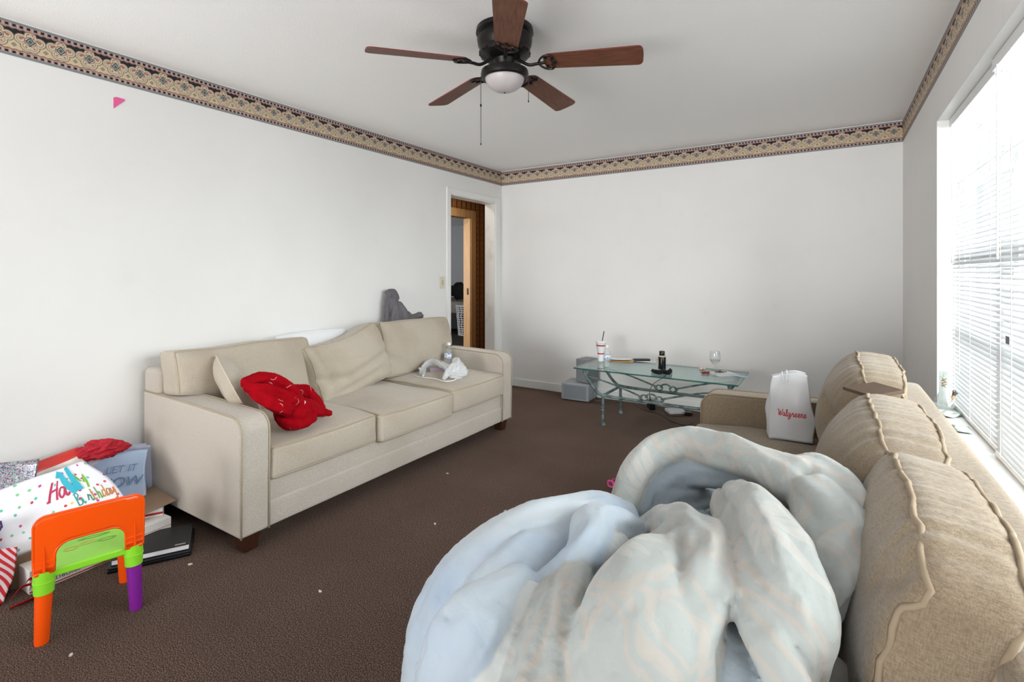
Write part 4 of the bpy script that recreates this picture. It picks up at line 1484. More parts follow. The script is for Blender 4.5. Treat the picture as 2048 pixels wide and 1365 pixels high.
# perfume bottle and black scrunchie
pb = thing('spray_bottle', 'black cylindrical spray bottle with a cream collar on the glass table', 'bottle', tuple(at(1324, 738, TZ)))
M_BLK = plain('glossy_black', rgb(16, 16, 20), 0.25)
MB().lathe([(0.0305, 0), (0.0315, 0.004), (0.0315, 0.098), (0.03, 0.102)], 28).build('bottle_body', M_BLK, pb)
MB().lathe([(0.031, 0.101), (0.0325, 0.104), (0.0325, 0.11), (0.024, 0.113)], 28).build('collar', plain('cream_collar', rgb(222, 204, 170), 0.4), pb)
MB().lathe([(0.022, 0.112), (0.0225, 0.115), (0.0225, 0.145), (0.02, 0.149)], 24).build('cap', M_BLK, pb)
o = MB().box((-0.0005, -0.016, 0.03), (0.0005, 0.016, 0.085)).build('paper_label', plain('pale_label', rgb(206, 198, 190), 0.5), pb)
o.location = (-0.0315 * math.cos(YAW) * 0.97 - 0.006, -0.0315 * math.sin(YAW) - 0.008, 0)
o.rotation_euler = (0, 0, YAW + 0.35)
sc_ = [at(1306, 742, TZ + 0.014), at(1316, 745, TZ + 0.016), at(1327, 744, TZ + 0.015), at(1337, 746, TZ + 0.016), at(1341, 741, TZ + 0.014)]
tag(heap('hair_scrunchie', [Fold([(p.x, p.y, p.z, 0.014) for p in sc_], 0, .25, 5, 2, 12)], plain('black_velvet', rgb(15, 14, 16), 0.95), h=0.0035, k=0.003, smooth=1), 'crumpled black velvet hair scrunchie in front of the spray bottle', 'hair tie')

rm = thing('remote_control', 'black remote control lying near the back edge of the glass table', 'remote', tuple(at(1283, 722, TZ)), YAW + 0.02)
v, f, mp = rbox((0.155, 0.044, 0.018), 0.006, (8, 3, 2))
o = mesh('remote_body', v, f, M_BLK, rm, True)
o.location = (0, 0, 0.0095)
M_BTN = plain('grey_button', rgb(110, 112, 116), 0.5)
for i in range(9):
    for j in range(3):
        MB().lathe([(0.004, 0), (0.0035, 0.0025)], 8, (-0.058 + i * 0.0135, -0.012 + j * 0.012, 0.0182)).build('button', M_BTN, rm)


def sheet(name, label, cat, cx, cy, w, h, rz, z, m, curl=0.004, seed=0, group=None):
    n = 10
    v, f = [], []
    for s in (0, 1):
        for i in range(n + 1):
            for j in range(n + 1):
                a, b = w * (i / n - 0.5), h * (j / n - 0.5)
                v.append((a, b, 0.0008 + curl * (0.5 + 0.5 * nz((a * 9, b * 9, 0), 1, seed)) * (abs(i / n - 0.5) * 2) ** 2 + (0.0007 if s else 0)))
    k = (n + 1) ** 2
    for i in range(n):
        for j in range(n):
            q = (i * (n + 1) + j, (i + 1) * (n + 1) + j, (i + 1) * (n + 1) + j + 1, i * (n + 1) + j + 1)
            f.append(tuple(k + p for p in q))
            f.append(q[::-1])
    rim = [i * (n + 1) for i in range(n + 1)] + [n * (n + 1) + j for j in range(1, n + 1)] + [i * (n + 1) + n for i in range(n - 1, -1, -1)] + [j for j in range(n - 1, 0, -1)]
    for a, b in zip(rim, rim[1:] + rim[:1]):
        f.append((a, b, b + k, a + k))
    o = mesh(name, v, f, m, None, 'auto')
    o.location, o.rotation_euler = (cx, cy, z), (0, 0, rz)
    return tag(o, label, cat, group)


t = T('printed_letter', 0.7)
x, y, z = t.xyz(t.coord())
c = t.mix(((y / 0.012).fract()).lt(0.35) * t.noise(220, 1, t.mapv(t.coord(), (1, 0.05, 1))).gt(0.47), rgb(236, 236, 236), rgb(168, 170, 178))
M_LETTER = t.color(c).m
M_ENV = plain('manila_envelope', rgb(206, 168, 108), 0.8)
M_PAPER2 = plain('white_paper', rgb(238, 238, 240), 0.7, var=0.02)
p = at(1242, 722, TZ)
sheet('envelope', 'tan paper envelope under white mail at the back of the glass table', 'envelope', p.x, p.y - 0.02, 0.24, 0.13, YAW - 0.35, TZ, M_ENV, 0.012, 3)
sheet('letter', 'white folded mail lying on the tan envelope', 'paper', p.x - 0.02, p.y + 0.01, 0.2, 0.11, YAW - 0.2, TZ + 0.012, M_PAPER2, 0.008, 5)
p = at(1445, 748, TZ)
sheet('letter', 'printed letter under the foot of the wine glass', 'paper', p.x, p.y, 0.2, 0.2, YAW + 0.2, TZ, M_LETTER, 0.002, 7)
p = at(1480, 752, TZ)
sheet('leaflet', 'pale blue leaflet at the right edge of the glass table', 'paper', p.x - 0.01, p.y - 0.02, 0.07, 0.16, YAW + 0.5, TZ, plain('pale_blue_paper', rgb(176, 196, 218), 0.6), 0.003, 9)


def blob(name, label, cat, px, py, z, r, m, n=6, seed=0, spread=0.03, group=None):
    rd = random.Random(seed)
    c = at(px, py, z)
    fs = []
    for i in range(n):
        a = (c.x + rd.uniform(-spread, spread), c.y + rd.uniform(-spread, spread), z + r * rd.uniform(0.7, 1.3))
        b = (a[0] + rd.uniform(-spread, spread), a[1] + rd.uniform(-spread, spread), z + r * rd.uniform(0.7, 1.6))
        fs.append(Fold([a + (r,), b + (r * 0.7,)], 0, .2, 4, i, 9))
    return tag(heap(name, fs, m, h=max(0.003, r / 3.2), k=0.002, smooth=0, floorz=z + 0.0005), label, cat, group)


t = T('candy_wrapper_foil', 0.25, 0.4)
vn = t.voronoi(90)
t.color(t.mix(X(t.nt, vn.outputs['Distance']).step(0.2, 0.7), rgb(214, 120, 50), rgb(240, 226, 210)))
blob('candy_wrapper', 'crumpled orange and white candy wrapper on the glass table', 'wrapper', 1405, 741, TZ, 0.011, t.m, 6, 3, 0.016)
blob('candy_wrapper', 'crumpled dark red wrapper next to the wine glass', 'wrapper', 1412, 748, TZ, 0.009, plain('dark_red_foil', rgb(150, 40, 52), 0.3, 0.3, var=0.3), 5, 4, 0.02)
ky = thing('key_bunch', 'small bunch of dark keys behind the wine glass stem', 'keys', tuple(at(1438, 746, TZ)), 0.4)
M_KEY = plain('dark_key_metal', rgb(58, 54, 50), 0.35, 0.8)
MB().tube([(0.018 * math.cos(2 * PI * i / 18), 0.018 * math.sin(2 * PI * i / 18), 0.006) for i in range(18)], 0.0018, 6, closed=True).build('key_ring', M_KEY, ky)
for i, a in enumerate((0.3, 1.2, 2.4, 4.0)):
    m = MB().lathe([(0.011, 0), (0.011, 0.003)], 14, (0.028, 0, 0)).box((0.036, -0.003, 0), (0.066, 0.003, 0.0025)).box((0.05, -0.006, 0), (0.054, 0.0, 0.0025)).box((0.058, -0.006, 0), (0.061, 0.0, 0.0025))
    o = m.build('key', M_KEY, ky)
    o.rotation_euler, o.location = (0.1, -0.08, a), (0, 0, 0.003 + i * 0.002)

# ------------------------------------------------------------------ speakers and wires by the wall
t = T('silver_grey_speaker', 0.45)
t.color(t.mix(t.noise(40, 2), rgb(150, 154, 160), rgb(164, 168, 172)))
M_SPK = t.m
sw = thing('subwoofer', 'larger grey speaker box on the floor under the smaller one', 'speaker', (-2.15, 4.70, 0), math.radians(3))
v, f, mp = rbox((0.29, 0.26, 0.165), 0.008, (4, 4, 4))
o = mesh('cabinet', v, f, M_SPK, sw, 'auto')
o.location = (0, 0, 0.09)
MB().box((-0.12, -0.132, 0.025), (0.12, -0.1295, 0.155)).build('grille', plain('speaker_grille', rgb(140, 144, 150), 0.8), sw, bevel=0.002)
for sx in (-1, 1):
    for sy in (-1, 1):
        MB().lathe([(0.012, 0), (0.014, 0.009)], 10, (sx * 0.11, sy * 0.1, 0)).build('rubber_foot', M_BLK, sw)
ss = thing('satellite_speaker', 'smaller grey speaker standing on the larger speaker box', 'speaker', (-2.075, 4.72, 0.1735), math.radians(-12))
v, f, mp = rbox((0.155, 0.17, 0.235), 0.008, (4, 4, 4))
o = mesh('cabinet', v, f, plain('mid_grey_speaker', rgb(128, 130, 134), 0.5), ss, 'auto')
o.location = (0, 0, 0.1185)
MB().box((-0.068, -0.0875, 0.012), (0.068, -0.0845, 0.225)).build('grille', plain('speaker_grille', rgb(140, 144, 150), 0.8), ss, bevel=0.002)


def cable(label, pts, r=0.0032, m=None, name='cable', group=None):
    return tag(MB().tube(spline(pts, 7), r, 6).build(name, m or M_BLK, None, smooth=True), label, 'cable', group)


def fl(px, py, z=0.004):
    p = at(px, py, 0)
    return (p.x, p.y, z)


cable('long black cable on the carpet running from the table to the right sofa', [fl(1270, 810), fl(1290, 822), fl(1320, 830), fl(1345, 845), fl(1370, 852), fl(1385, 848)])
cable('black cable looping under the glass table to the black adapter', [fl(1330, 815), fl(1332, 830), fl(1350, 834), fl(1385, 832)])
cable('thin grey speaker wire trailing from the grey speakers', [(-1.99, 4.66, 0.1), (-1.93, 4.60, 0.03), fl(1215, 800), fl(1240, 800), fl(1275, 803)], 0.002, plain('grey_wire', rgb(120, 122, 124), 0.6))
cable('thin black wire hanging down the end wall behind the table', [(-1.30, 4.835, 0.40), (-1.32, 4.83, 0.30), (-1.42, 4.80, 0.22), (-1.46, 4.79, 0.14), (-1.44, 4.75, 0.06), (-1.40, 4.70, 0.004)], 0.0028)
rt = thing('router', 'small black upright router box under the glass table', 'router', tuple(at(1302, 818, 0)), YAW)
v, f, mp = rbox((0.05, 0.12, 0.075), 0.006, (3, 3, 3))
o = mesh('case', v, f, M_BLK, rt, 'auto')
o.location = (0, 0, 0.038)
MB().tube([(0, 0.03, 0.07), (-0.004, 0.03, 0.135)], [0.008, 0.003], 8).build('antenna', M_BLK, rt)
wb = thing('cable_box', 'flat white electronics box on the carpet under the glass table', 'electronics', tuple(at(1350, 826, 0)), YAW + 0.1)
v, f, mp = rbox((0.15, 0.12, 0.03), 0.008, (3, 3, 2))
o = mesh('case', v, f, plain('dull_white_plastic', rgb(198, 198, 198), 0.5), wb, 'auto')
o.location = (0, 0, 0.016)
MB().lathe([(0.002, 0), (0.002, 0.001)], 8, (0.05, -0.04, 0.031)).build('indicator', plain('led_green', rgb(90, 160, 90), 0.4), wb)
ad = thing('power_adapter', 'small black plug adapter on the carpet near the right sofa', 'adapter', tuple(at(1376, 832, 0)), 0.4)
MB().box((-0.03, -0.022, 0), (0.03, 0.022, 0.035)).build('case', M_BLK, ad, bevel=0.004)
MB().tube([(0.03, 0, 0.015), (0.045, 0, 0.012)], [0.006, 0.003], 8).build('strain_relief', M_BLK, ad)

# ------------------------------------------------------------------ wall bits
sp_ = thing('light_switch', 'cream light switch plate beside the doorway', 'switch', (XL, 3.79, 1.18), 0)
M_CREAM = plain('cream_plastic', rgb(222, 214, 194), 0.4)
MB().box((0, -0.036, -0.058), (0.006, 0.036, 0.058)).build('plate', M_CREAM, sp_, bevel=0.003)
for zz in (-0.012, 0.012):
    MB().box((0.006, -0.005, zz - 0.007), (0.011, 0.005, zz + 0.007)).build('toggle', plain('toggle_tan', rgb(150, 138, 116), 0.4), sp_, bevel=0.001)
a = [WX(227, 195, XL + 0.001, 0), WX(233, 194, XL + 0.001, 0), WX(250, 199, XL + 0.001, 0), WX(249, 202, XL + 0.001, 0), WX(227, 217, XL + 0.001, 0)]
v = [p[:3] for p in a] + [(p[0] + 0.0012, p[1], p[2]) for p in a]
tag(mesh('paper_scrap', v, [(0, 1, 2, 3, 4), (9, 8, 7, 6, 5)] + [(i, 5 + i, 5 + (i + 1) % 5, (i + 1) % 5) for i in range(5)], plain('hot_pink_paper', rgb(240, 100, 160), 0.7, var=0.05)), 'torn pink paper corner stuck high on the left wall', 'paper')

# ------------------------------------------------------------------ bedroom beyond the hall
bd = thing('bed', 'grey blanketed bed in the dark bedroom beyond the doorway', 'bed', (-7.05, 8.95, 0))
v, f, mp = rbox((1.5, 1.5, 0.25), 0.06, (6, 6, 3), lambda p: p + Vector((0, 0, 0.02 * nz(p, 5))))
o = mesh('mattress', v, f, plain('bedroom_blanket_grey', rgb(140, 136, 128), 0.9, var=0.2), bd, True)
o.location = (0, 0, 0.56)
MB().box((-0.72, -0.72, 0.12), (0.72, 0.72, 0.44)).build('base', plain('bed_base_dark', rgb(46, 42, 42), 0.9), bd)
for sx in (-1, 1):
    for sy in (-1, 1):
        MB().box((sx * 0.66 - 0.03, sy * 0.66 - 0.03, 0), (sx * 0.66 + 0.03, sy * 0.66 + 0.03, 0.13)).build('leg', M_FOOT, bd)
blob_m = plain('black_laundry', rgb(20, 19, 21), 0.95, var=0.3)
fs = [Fold([(-6.55 - 0.18 * i, 8.55 + 0.1 * (i % 3), 0.80 + 0.05 * (i % 2), 0.1), (-6.5 - 0.2 * i, 8.75, 0.88 + 0.04 * (i % 3), 0.11)], 0, .2, 4, i, 6) for i in range(5)]
tag(heap('laundry_pile', fs, blob_m, h=0.025, k=0.02, smooth=1), 'pile of black clothes on the bedroom bed', 'clothing')
p = at(934, 670, 0)
lb = thing('laundry_basket', 'white perforated laundry basket on the bedroom floor', 'basket', (p.x, p.y, 0))
m = MB()
n, rows = 30, 13
for i in range(rows + 1):
    z = 0.6 * i / rows
    r = 0.17 + 0.05 * i / rows
    m.tube([(r * math.cos(2 * PI * j / n), r * math.sin(2 * PI * j / n), z + 0.003) for j in range(n)], 0.009 if i not in (0, rows) else 0.018, 5, closed=True)
M_BASK = plain('basket_white', rgb(214, 216, 222), 0.5)
m.build('rings', M_BASK, lb)
m = MB()
for j in range(16):
    a = 2 * PI * j / 16
    m.tube([((0.17 + 0.05 * q / 6) * math.cos(a + 0.12 * (q % 2)), (0.17 + 0.05 * q / 6) * math.sin(a + 0.12 * (q % 2)), 0.1 * q) for q in range(7)], 0.012, 5)
m.build('bars', M_BASK, lb)
MB().lathe([(0.001, 0.0), (0.165, 0.0), (0.17, 0.02), (0.001, 0.02)], 24, cap0=False, cap1=False).build('bottom', M_BASK, lb)
# ------------------------------------------------------------------ lettering drawn as strokes
GL = {
    'W': [[(0.0, .85), (.12, 1.0), (.2, .75), (.22, .2), (.3, .05), (.48, .8), (.5, .2), (.6, .05), (.8, .55), (.9, 1.0), (.8, .95)]],
    'a': [[(.38, .5), (.15, .55), (.02, .25), (.12, .02), (.3, .2), (.4, .52), (.38, .1), (.46, .02), (.56, .15)]],
    'l': [[(0, .1), (.2, .6), (.24, 1.0), (.12, .95), (.1, .2), (.2, .02), (.34, .15)]],
    'g': [[(.38, .5), (.15, .55), (.02, .25), (.12, .05), (.3, .2), (.4, .52), (.36, -.2), (.2, -.42), (.08, -.3), (.3, -.05), (.56, .15)]],
    'r': [[(0, .12), (.14, .5), (.18, .58), (.26, .45), (.36, .5), (.33, .15), (.42, .03), (.52, .15)]],
    'e': [[(0, .15), (.2, .25), (.34, .42), (.24, .56), (.08, .4), (.1, .12), (.24, .02), (.44, .18)]],
    'n': [[(0, .5), (.08, .5), (.08, .02)], [(.08, .3), (.22, .54), (.32, .45), (.33, .1), (.4, .02), (.5, .15)]],
    's': [[(.02, .1), (.18, .52), (.26, .4), (.3, .15), (.18, .0), (.04, .08)]],
    'H': [[(.1, 1.0), (.05, .5), (.0, .0)], [(.5, 1.0), (.46, .5), (.42, 0)], [(.0, .5), (.3, .55), (.55, .58)]],
    'B': [[(.1, 1), (.06, .5), (.02, 0)], [(.0, .95), (.3, 1.0), (.4, .8), (.12, .52), (.45, .35), (.35, .05), (.02, .02)]],
    'i': [[(.05, .5), (.05, .1), (.12, .02), (.22, .15)], [(.07, .72), (.08, .75)]],
    't': [[(.12, .95), (.08, .4), (.1, .08), (.2, .02), (.3, .15)], [(-.02, .6), (.26, .64)]],
    'h': [[(.1, 1.0), (.06, .5), (.04, .02)], [(.05, .3), (.2, .54), (.3, .4), (.3, .08), (.38, .02), (.46, .15)]],
    'd': [[(.36, .48), (.15, .55), (.02, .25), (.14, .02), (.32, .2)], [(.42, 1.0), (.38, .3), (.44, .02), (.54, .15)]],
    'y': [[(.02, .52), (.04, .2), (.16, .1), (.34, .52)], [(.36, .52), (.32, -.1), (.2, -.42), (.06, -.3)]],
    'p': [[(.06, .5), (.04, 0), (.02, -.4)], [(.05, .35), (.2, .55), (.36, .4), (.3, .1), (.06, .08)]],
}


def stroke_text(s, size, sx=1.0, gap=0.02):
    """-> list of polylines in metres along u, v"""
    out, x = [], 0.0
    for ch in s:
        if ch == ' ':
            x += 0.4
            continue
        w = 0
        for st in GL[ch]:
            q = spline([(a + x, b, 0) for a, b in st], 5)
            out.append([(p.x * size * sx, p.y * size) for p in q])
            w = max(w, max(a for a, b in st))
        x += w + gap
    return out


def ink(name, lines, width, Sf, m, parent, off=0.0008):
    """flat ribbons laid on the surface Sf(u, v) -> (point, normal)"""
    v, f = [], []
    for ln in lines:
        k = len(v)
        n = len(ln)
        for i, (a, b) in enumerate(ln):
            p, q = ln[max(i - 1, 0)], ln[min(i + 1, n - 1)]
            dx, dy = q[0] - p[0], q[1] - p[1]
            L = math.hypot(dx, dy) or 1
            wx, wy = -dy / L * width / 2, dx / L * width / 2
            for s in (1, -1):
                P, N = Sf(a + s * wx, b + s * wy)
                v.append(P + N * off)
        f += [(k + 2 * i, k + 2 * i + 1, k + 2 * i + 3, k + 2 * i + 2) for i in range(n - 1)]
    return mesh(name, v, f, m, parent, False)


def block_text(name, s, size, org, u, w, m, parent, off=0.0008, shear=0.0):
    cu = bpy.data.curves.new(name, 'FONT')
    cu.body, cu.size, cu.shear = s, size, shear
    o = bpy.data.objects.new(name, cu)
    C.objects.link(o)
    dg = bpy.context.evaluated_depsgraph_get()
    me = bpy.data.meshes.new_from_object(o.evaluated_get(dg))
    C.objects.unlink(o)
    bpy.data.objects.remove(o)
    u, w = Vector(u).normalized(), Vector(w).normalized()
    n = u.cross(w)
    for q in me.vertices:
        q.co = Vector(org) + u * q.co.x + w * q.co.y + n * off
    me.materials.clear()
    me.materials.append(m)
    r = bpy.data.objects.new(name, me)
    C.objects.link(r)
    r.parent = parent
    return r


# ------------------------------------------------------------------ bags
class Bag:
    """open-topped bag, local: X across the front, Y depth (front at -d/2), Z up"""
    def __init__(s, w, d, h, crumple=0.006, seed=0, flare=0.0, gusset=0.25, collapse=0.0, freq=9, dip=0.0, taper=0.0):
        s.tp = taper
        s.w, s.d, s.h, s.cr, s.seed, s.fl, s.gu, s.co, s.fq, s.dip = w, d, h, crumple, seed, flare, gusset, collapse, freq, dip

    def ring(s, t, z):
        """perimeter position t in metres -> point"""
        w, d = s.w, s.d
        k = z / s.h
        P = 2 * (w + d)
        t = t % P
        dd = d * (1 - s.co * k)
        if t < w:
            p = Vector((t - w / 2, -dd / 2, z))
        elif t < w + d:
            q = (t - w) / d
            p = Vector((w / 2 - s.gu * d * k * (1 - abs(2 * q - 1)), -dd / 2 + q * dd, z))
        elif t < 2 * w + d:
            p = Vector((w / 2 - (t - w - d), dd / 2, z))
        else:
            q = (t - 2 * w - d) / d
            p = Vector((-w / 2 + s.gu * d * k * (1 - abs(2 * q - 1)), dd / 2 - q * dd, z))
        p.x *= 1 + s.fl * k
        if p.x > 0:
            p.x *= 1 - s.tp * k ** 1.5
        amp = s.cr * (0.25 + 0.75 * min(1, k * 3))
        base = Vector((p.x, p.y, z * 0.8))
        p += Vector((nz(base, s.fq, s.seed), nz(base, s.fq, s.seed + 7), 0.35 * nz(base, s.fq, s.seed + 13))) * amp * 2
        fold = abs(nz(base, s.fq * 0.55, s.seed + 21))
        p.y += (-amp * 1.6 * (0.25 - fold)) if p.y < 0 else amp * 1.6 * (0.25 - fold)
        if s.dip:
            p.z -= s.dip * max(0, k) ** 3 * (0.5 + 0.5 * math.sin(p.x / s.w * 5 + s.seed))
        return p

    def front(s, u, v):
        """front face point and outward normal (u from left, v up)"""
        e = 0.002
        p = s.ring(u, v)
        a = s.ring(min(u + e, s.w), v) - s.ring(max(u - e, 0), v)
        b = s.ring(u, v + e) - s.ring(u, v - e)
        n = a.cross(b).normalized()
        return p, n

    def build(s, name, m, parent, nw=26, nd=8, nh=20, thick=0.0012, bottom=True):
        P = 2 * (s.w + s.d)
        ts = [s.w * i / nw for i in range(nw)] + [s.w + s.d * i / nd for i in range(nd)] + [s.w + s.d + s.w * i / nw for i in range(nw)] + [2 * s.w + s.d + s.d * i / nd for i in range(nd)]
        n = len(ts)
        v, f, uv = [], [], []
        for j in range(nh + 1):
            z = s.h * j / nh
            for t_ in ts:
                v.append(s.ring(t_, z))
                uv.append((t_, z))
        for j in range(nh):
            for i in range(n):
                q = (i + 1) % n
                f.append((j * n + i, j * n + q, (j + 1) * n + q, (j + 1) * n + i))
        if bottom:
            f.append(tuple(range(n))[::-1])
        o = mesh(name, v, f, m, parent, True, uv)
        md = o.modifiers.new('thick', 'SOLIDIFY')
        md.thickness, md.offset = thick, -1
        return o


# white shop bag standing on the tan sofa
M_BAGW = film('white_plastic_film', rgb(242, 242, 244), 0.25, 0.4)
sb = thing('shopping_bag', 'white plastic shopping bag with red script standing on the tan sofa seat', 'bag', (-0.165, 2.72, 0.492), YAW * 0.35)
bg = Bag(0.185, 0.11, 0.315, 0.017, 4, -0.04, 0.45, 0.6, 8, 0.03)
bg.build('bag_body', M_BAGW, sb, 34, 12, 34)
M_RINK = plain('red_ink', rgb(206, 26, 44), 0.5, var=0.02)
tx = stroke_text('Walgreens', 0.036, 0.72)
wd = max(a for l in tx for a, b in l)
ink('red_script', [[(0.028 + a * 0.118 / wd, 0.112 + b * 0.85 + a * 0.03) for a, b in l] for l in tx], 0.003, bg.front, M_RINK, sb)
MB().tube(spline([bg.front(0.045, 0.33)[0] + Vector((0, 0.004, 0)), bg.front(0.05, 0.29)[0] + Vector((0, -0.006, 0)), bg.front(0.065, 0.265)[0] + Vector((0, -0.006, 0)), bg.front(0.075, 0.30)[0] + Vector((0, -0.004, 0)), bg.front(0.08, 0.33)[0] + Vector((0, 0.004, 0))], 6), 0.0022, 6).build('handle_edge', M_BAGW, sb)
for (a, b) in ((0.088, 0.30), (0.084, 0.275)):
    P, N = bg.front(a, b)
    MB().lathe([(0.0035, -0.0005), (0.0035, 0.0008)], 10, P).build('bag_eyelet', plain('grey_print', rgb(170, 170, 172), 0.5), sb)

# crumpled white plastic bag with its handle loop on the left sofa
pbag = thing('plastic_bag', 'crumpled white plastic bag spilling a package on the far seat of the left sofa', 'bag', tuple(at(885, 745, 0.49)))
pb0 = pbag.location
def PR(px, py, z, r):
    p = at(px, py, z)
    return (p.x - pb0.x, p.y - pb0.y, p.z - 0.49, r)
fs = [Fold([PR(842, 748, .50, .016), PR(850, 732, .54, .02), PR(866, 724, .57, .02), PR(885, 730, .565, .022), PR(900, 738, .55, .02)], 0, .2, 5, 1, 6),
      Fold([PR(905, 748, .52, .03), PR(915, 735, .56, .04), PR(912, 724, .585, .03), PR(925, 740, .54, .03), PR(930, 748, .51, .02)], 0, .16, 5, 2, 6),
      Fold([PR(888, 757, .50, .014), PR(896, 745, .54, .02), PR(905, 732, .575, .022)], 0, .2, 4, 3, 6),
      Fold([PR(840, 738, .53, .012), PR(848, 742, .515, .016), PR(846, 752, .50, .01)], 0, .2, 4, 4, 6),
      Fold([PR(905, 752, .51, .024), PR(922, 750, .51, .026), PR(932, 742, .52, .016)], 0, .16, 5, 5, 6)]
heap('bag_body', fs, film('thin_white_film', rgb(238, 240, 242), 0.4, 0.3), pbag, h=0.005, k=0.004, smooth=1)
MB().tube(spline([PR(828, 752, .494, 0)[:3], PR(842, 755, .494, 0)[:3], PR(868, 758, .494, 0)[:3], PR(890, 763, .494, 0)[:3], PR(908, 761, .494, 0)[:3], PR(917, 752, .496, 0)[:3]], 6), 0.0045, 6).build('handle_loop', M_WHITEP, pbag, smooth=True)
pk = tag(MB().box((-0.06, -0.04, 0), (0.06, 0.04, 0.045)).build('snack_package', plain('pinkish_lilac_wrap', rgb(196, 178, 190), 0.4, var=0.25), None, bevel=0.008), 'small lilac package showing under the crumpled plastic bag', 'package')
pk.location, pk.rotation_euler = tuple(at(874, 746, 0.49)), (0, 0, YAW + 0.3)

# ------------------------------------------------------------------ gift bags and boxes by the left wall
def dots_mat():
    t = T('white_confetti_print', 0.35, spec=0.5)
    u = t.mapv(t.coord('UV'), (1, 1, 1), (3.1, 1.7, 0))
    vn = t.voronoi(26, u, '2D', 0.85)
    d = X(t.nt, vn.outputs['Distance'])
    hue, sat, _ = t.xyz(vn.outputs['Color'])
    col = t.ramp(hue, [(0.0, rgb(90, 190, 176)), (0.2, rgb(214, 72, 110)), (0.4, rgb(224, 206, 120)), (0.55, rgb(200, 74, 150)), (0.7, rgb(128, 204, 150)), (0.85, rgb(204, 60, 76))], True)
    c = t.mix(d.lt(0.15) * sat.gt(0.38), rgb(240, 240, 246), col)
    return t.color(c).m


M_DOTS = dots_mat()
face = math.radians(72)          # gift bags face into the room


def gift(name, label, loc, rz, roll, pitch, bag, m, **k):
    o = thing(name, label, 'gift bag', loc)
    o.matrix_world = Matrix.Translation(loc) @ Matrix.Rotation(rz, 4, 'Z') @ Matrix.Rotation(roll, 4, 'Y') @ Matrix.Rotation(pitch, 4, 'X')
    bag.build('bag_body', m, o, **k)
    return o


# cardboard box that carries the confetti bag
M_CARD = plain('brown_cardboard', rgb(150, 126, 104), 0.85, var=0.08)
cb = thing('cardboard_box', 'open brown cardboard box under the confetti gift bag, flap sticking out', 'box', (-2.90, 0.87, 0.0), face + math.radians(14))
w_, d_, h_ = 0.44, 0.28, 0.125
for nm, a, b in (('side_panel', (-w_ / 2, -d_ / 2, 0), (-w_ / 2 + .005, d_ / 2, h_)), ('side_panel', (w_ / 2 - .005, -d_ / 2, 0), (w_ / 2, d_ / 2, h_)), ('side_panel', (-w_ / 2 + .005, -d_ / 2, 0), (w_ / 2 - .005, -d_ / 2 + .005, h_)), ('side_panel', (-w_ / 2 + .005, d_ / 2 - .005, 0), (w_ / 2 - .005, d_ / 2, h_)), ('bottom_panel', (-w_ / 2 + .005, -d_ / 2 + .005, 0), (w_ / 2 - .005, d_ / 2 - .005, .005))):
    MB().box(a, b).build(nm, M_CARD, cb)
o = MB().box((0, -d_ / 2, 0), (0.15, d_ / 2, 0.004)).build('flap', M_CARD, cb)
o.location, o.rotation_euler = (w_ / 2, 0, h_), (0, math.radians(-8), 0)
o = MB().box((-0.13, -d_ / 2, 0), (0, d_ / 2, 0.004)).build('flap', M_CARD, cb)
o.location, o.rotation_euler = (-w_ / 2, 0, h_), (0, math.radians(-60), 0)

gb = Bag(0.47, 0.13, 0.30, 0.013, 12, 0.0, 0.5, 0.35, 6, 0.0, 0.5)
g1 = gift('gift_bag', 'white gift bag with confetti dots and birthday lettering, tilted on its box', (-2.80, 0.825, 0.115), face, math.radians(-12), math.radians(-33), gb, M_DOTS, nw=34, nh=24)
M_CY = plain('turquoise_tissue', rgb(62, 190, 214), 0.7, var=0.12)
M_MG = plain('magenta_ink', rgb(196, 56, 96), 0.5)
tx = stroke_text('Ha', 0.085, 0.9)
ink('lettering', [[(0.225 + a, 0.165 + b) for a, b in l] for l in tx], 0.0095, gb.front, M_MG, g1)
ink('lettering', [[(0.36, 0.25), (0.372, 0.21), (0.38, 0.195), (0.40, 0.235), (0.392, 0.20), (0.38, 0.165)]], 0.008, gb.front, plain('green_ink', rgb(128, 196, 60), 0.5), g1)
for i, (ch, col) in enumerate(zip('Birthday', ((60, 160, 150), (70, 176, 160), (60, 150, 130), (200, 140, 60), (110, 170, 80), (214, 150, 60), (190, 130, 90), (214, 120, 50)))):
    tx = stroke_text(ch, 0.058, 0.62)
    ink('lettering', [[(0.315 + 0.0185 * i + a, 0.10 + b) for a, b in l] for l in tx], 0.0048, gb.front, plain('ink_%d' % i, rgb(*col), 0.5), g1)
# strip of turquoise tissue taped over the word
ts = [(0.262, 0.285), (0.30, 0.30), (0.315, 0.25), (0.30, 0.22), (0.335, 0.175), (0.345, 0.145)]
ink('tissue_strip', [[(0.255, 0.278), (0.29, 0.268), (0.305, 0.235), (0.32, 0.20), (0.335, 0.165)]], 0.03, gb.front, M_CY, g1, 0.003)
ink('tissue_strip', [[(0.335, 0.295), (0.345, 0.262), (0.35, 0.22), (0.348, 0.165)]], 0.026, gb.front, M_CY, g1, 0.004)

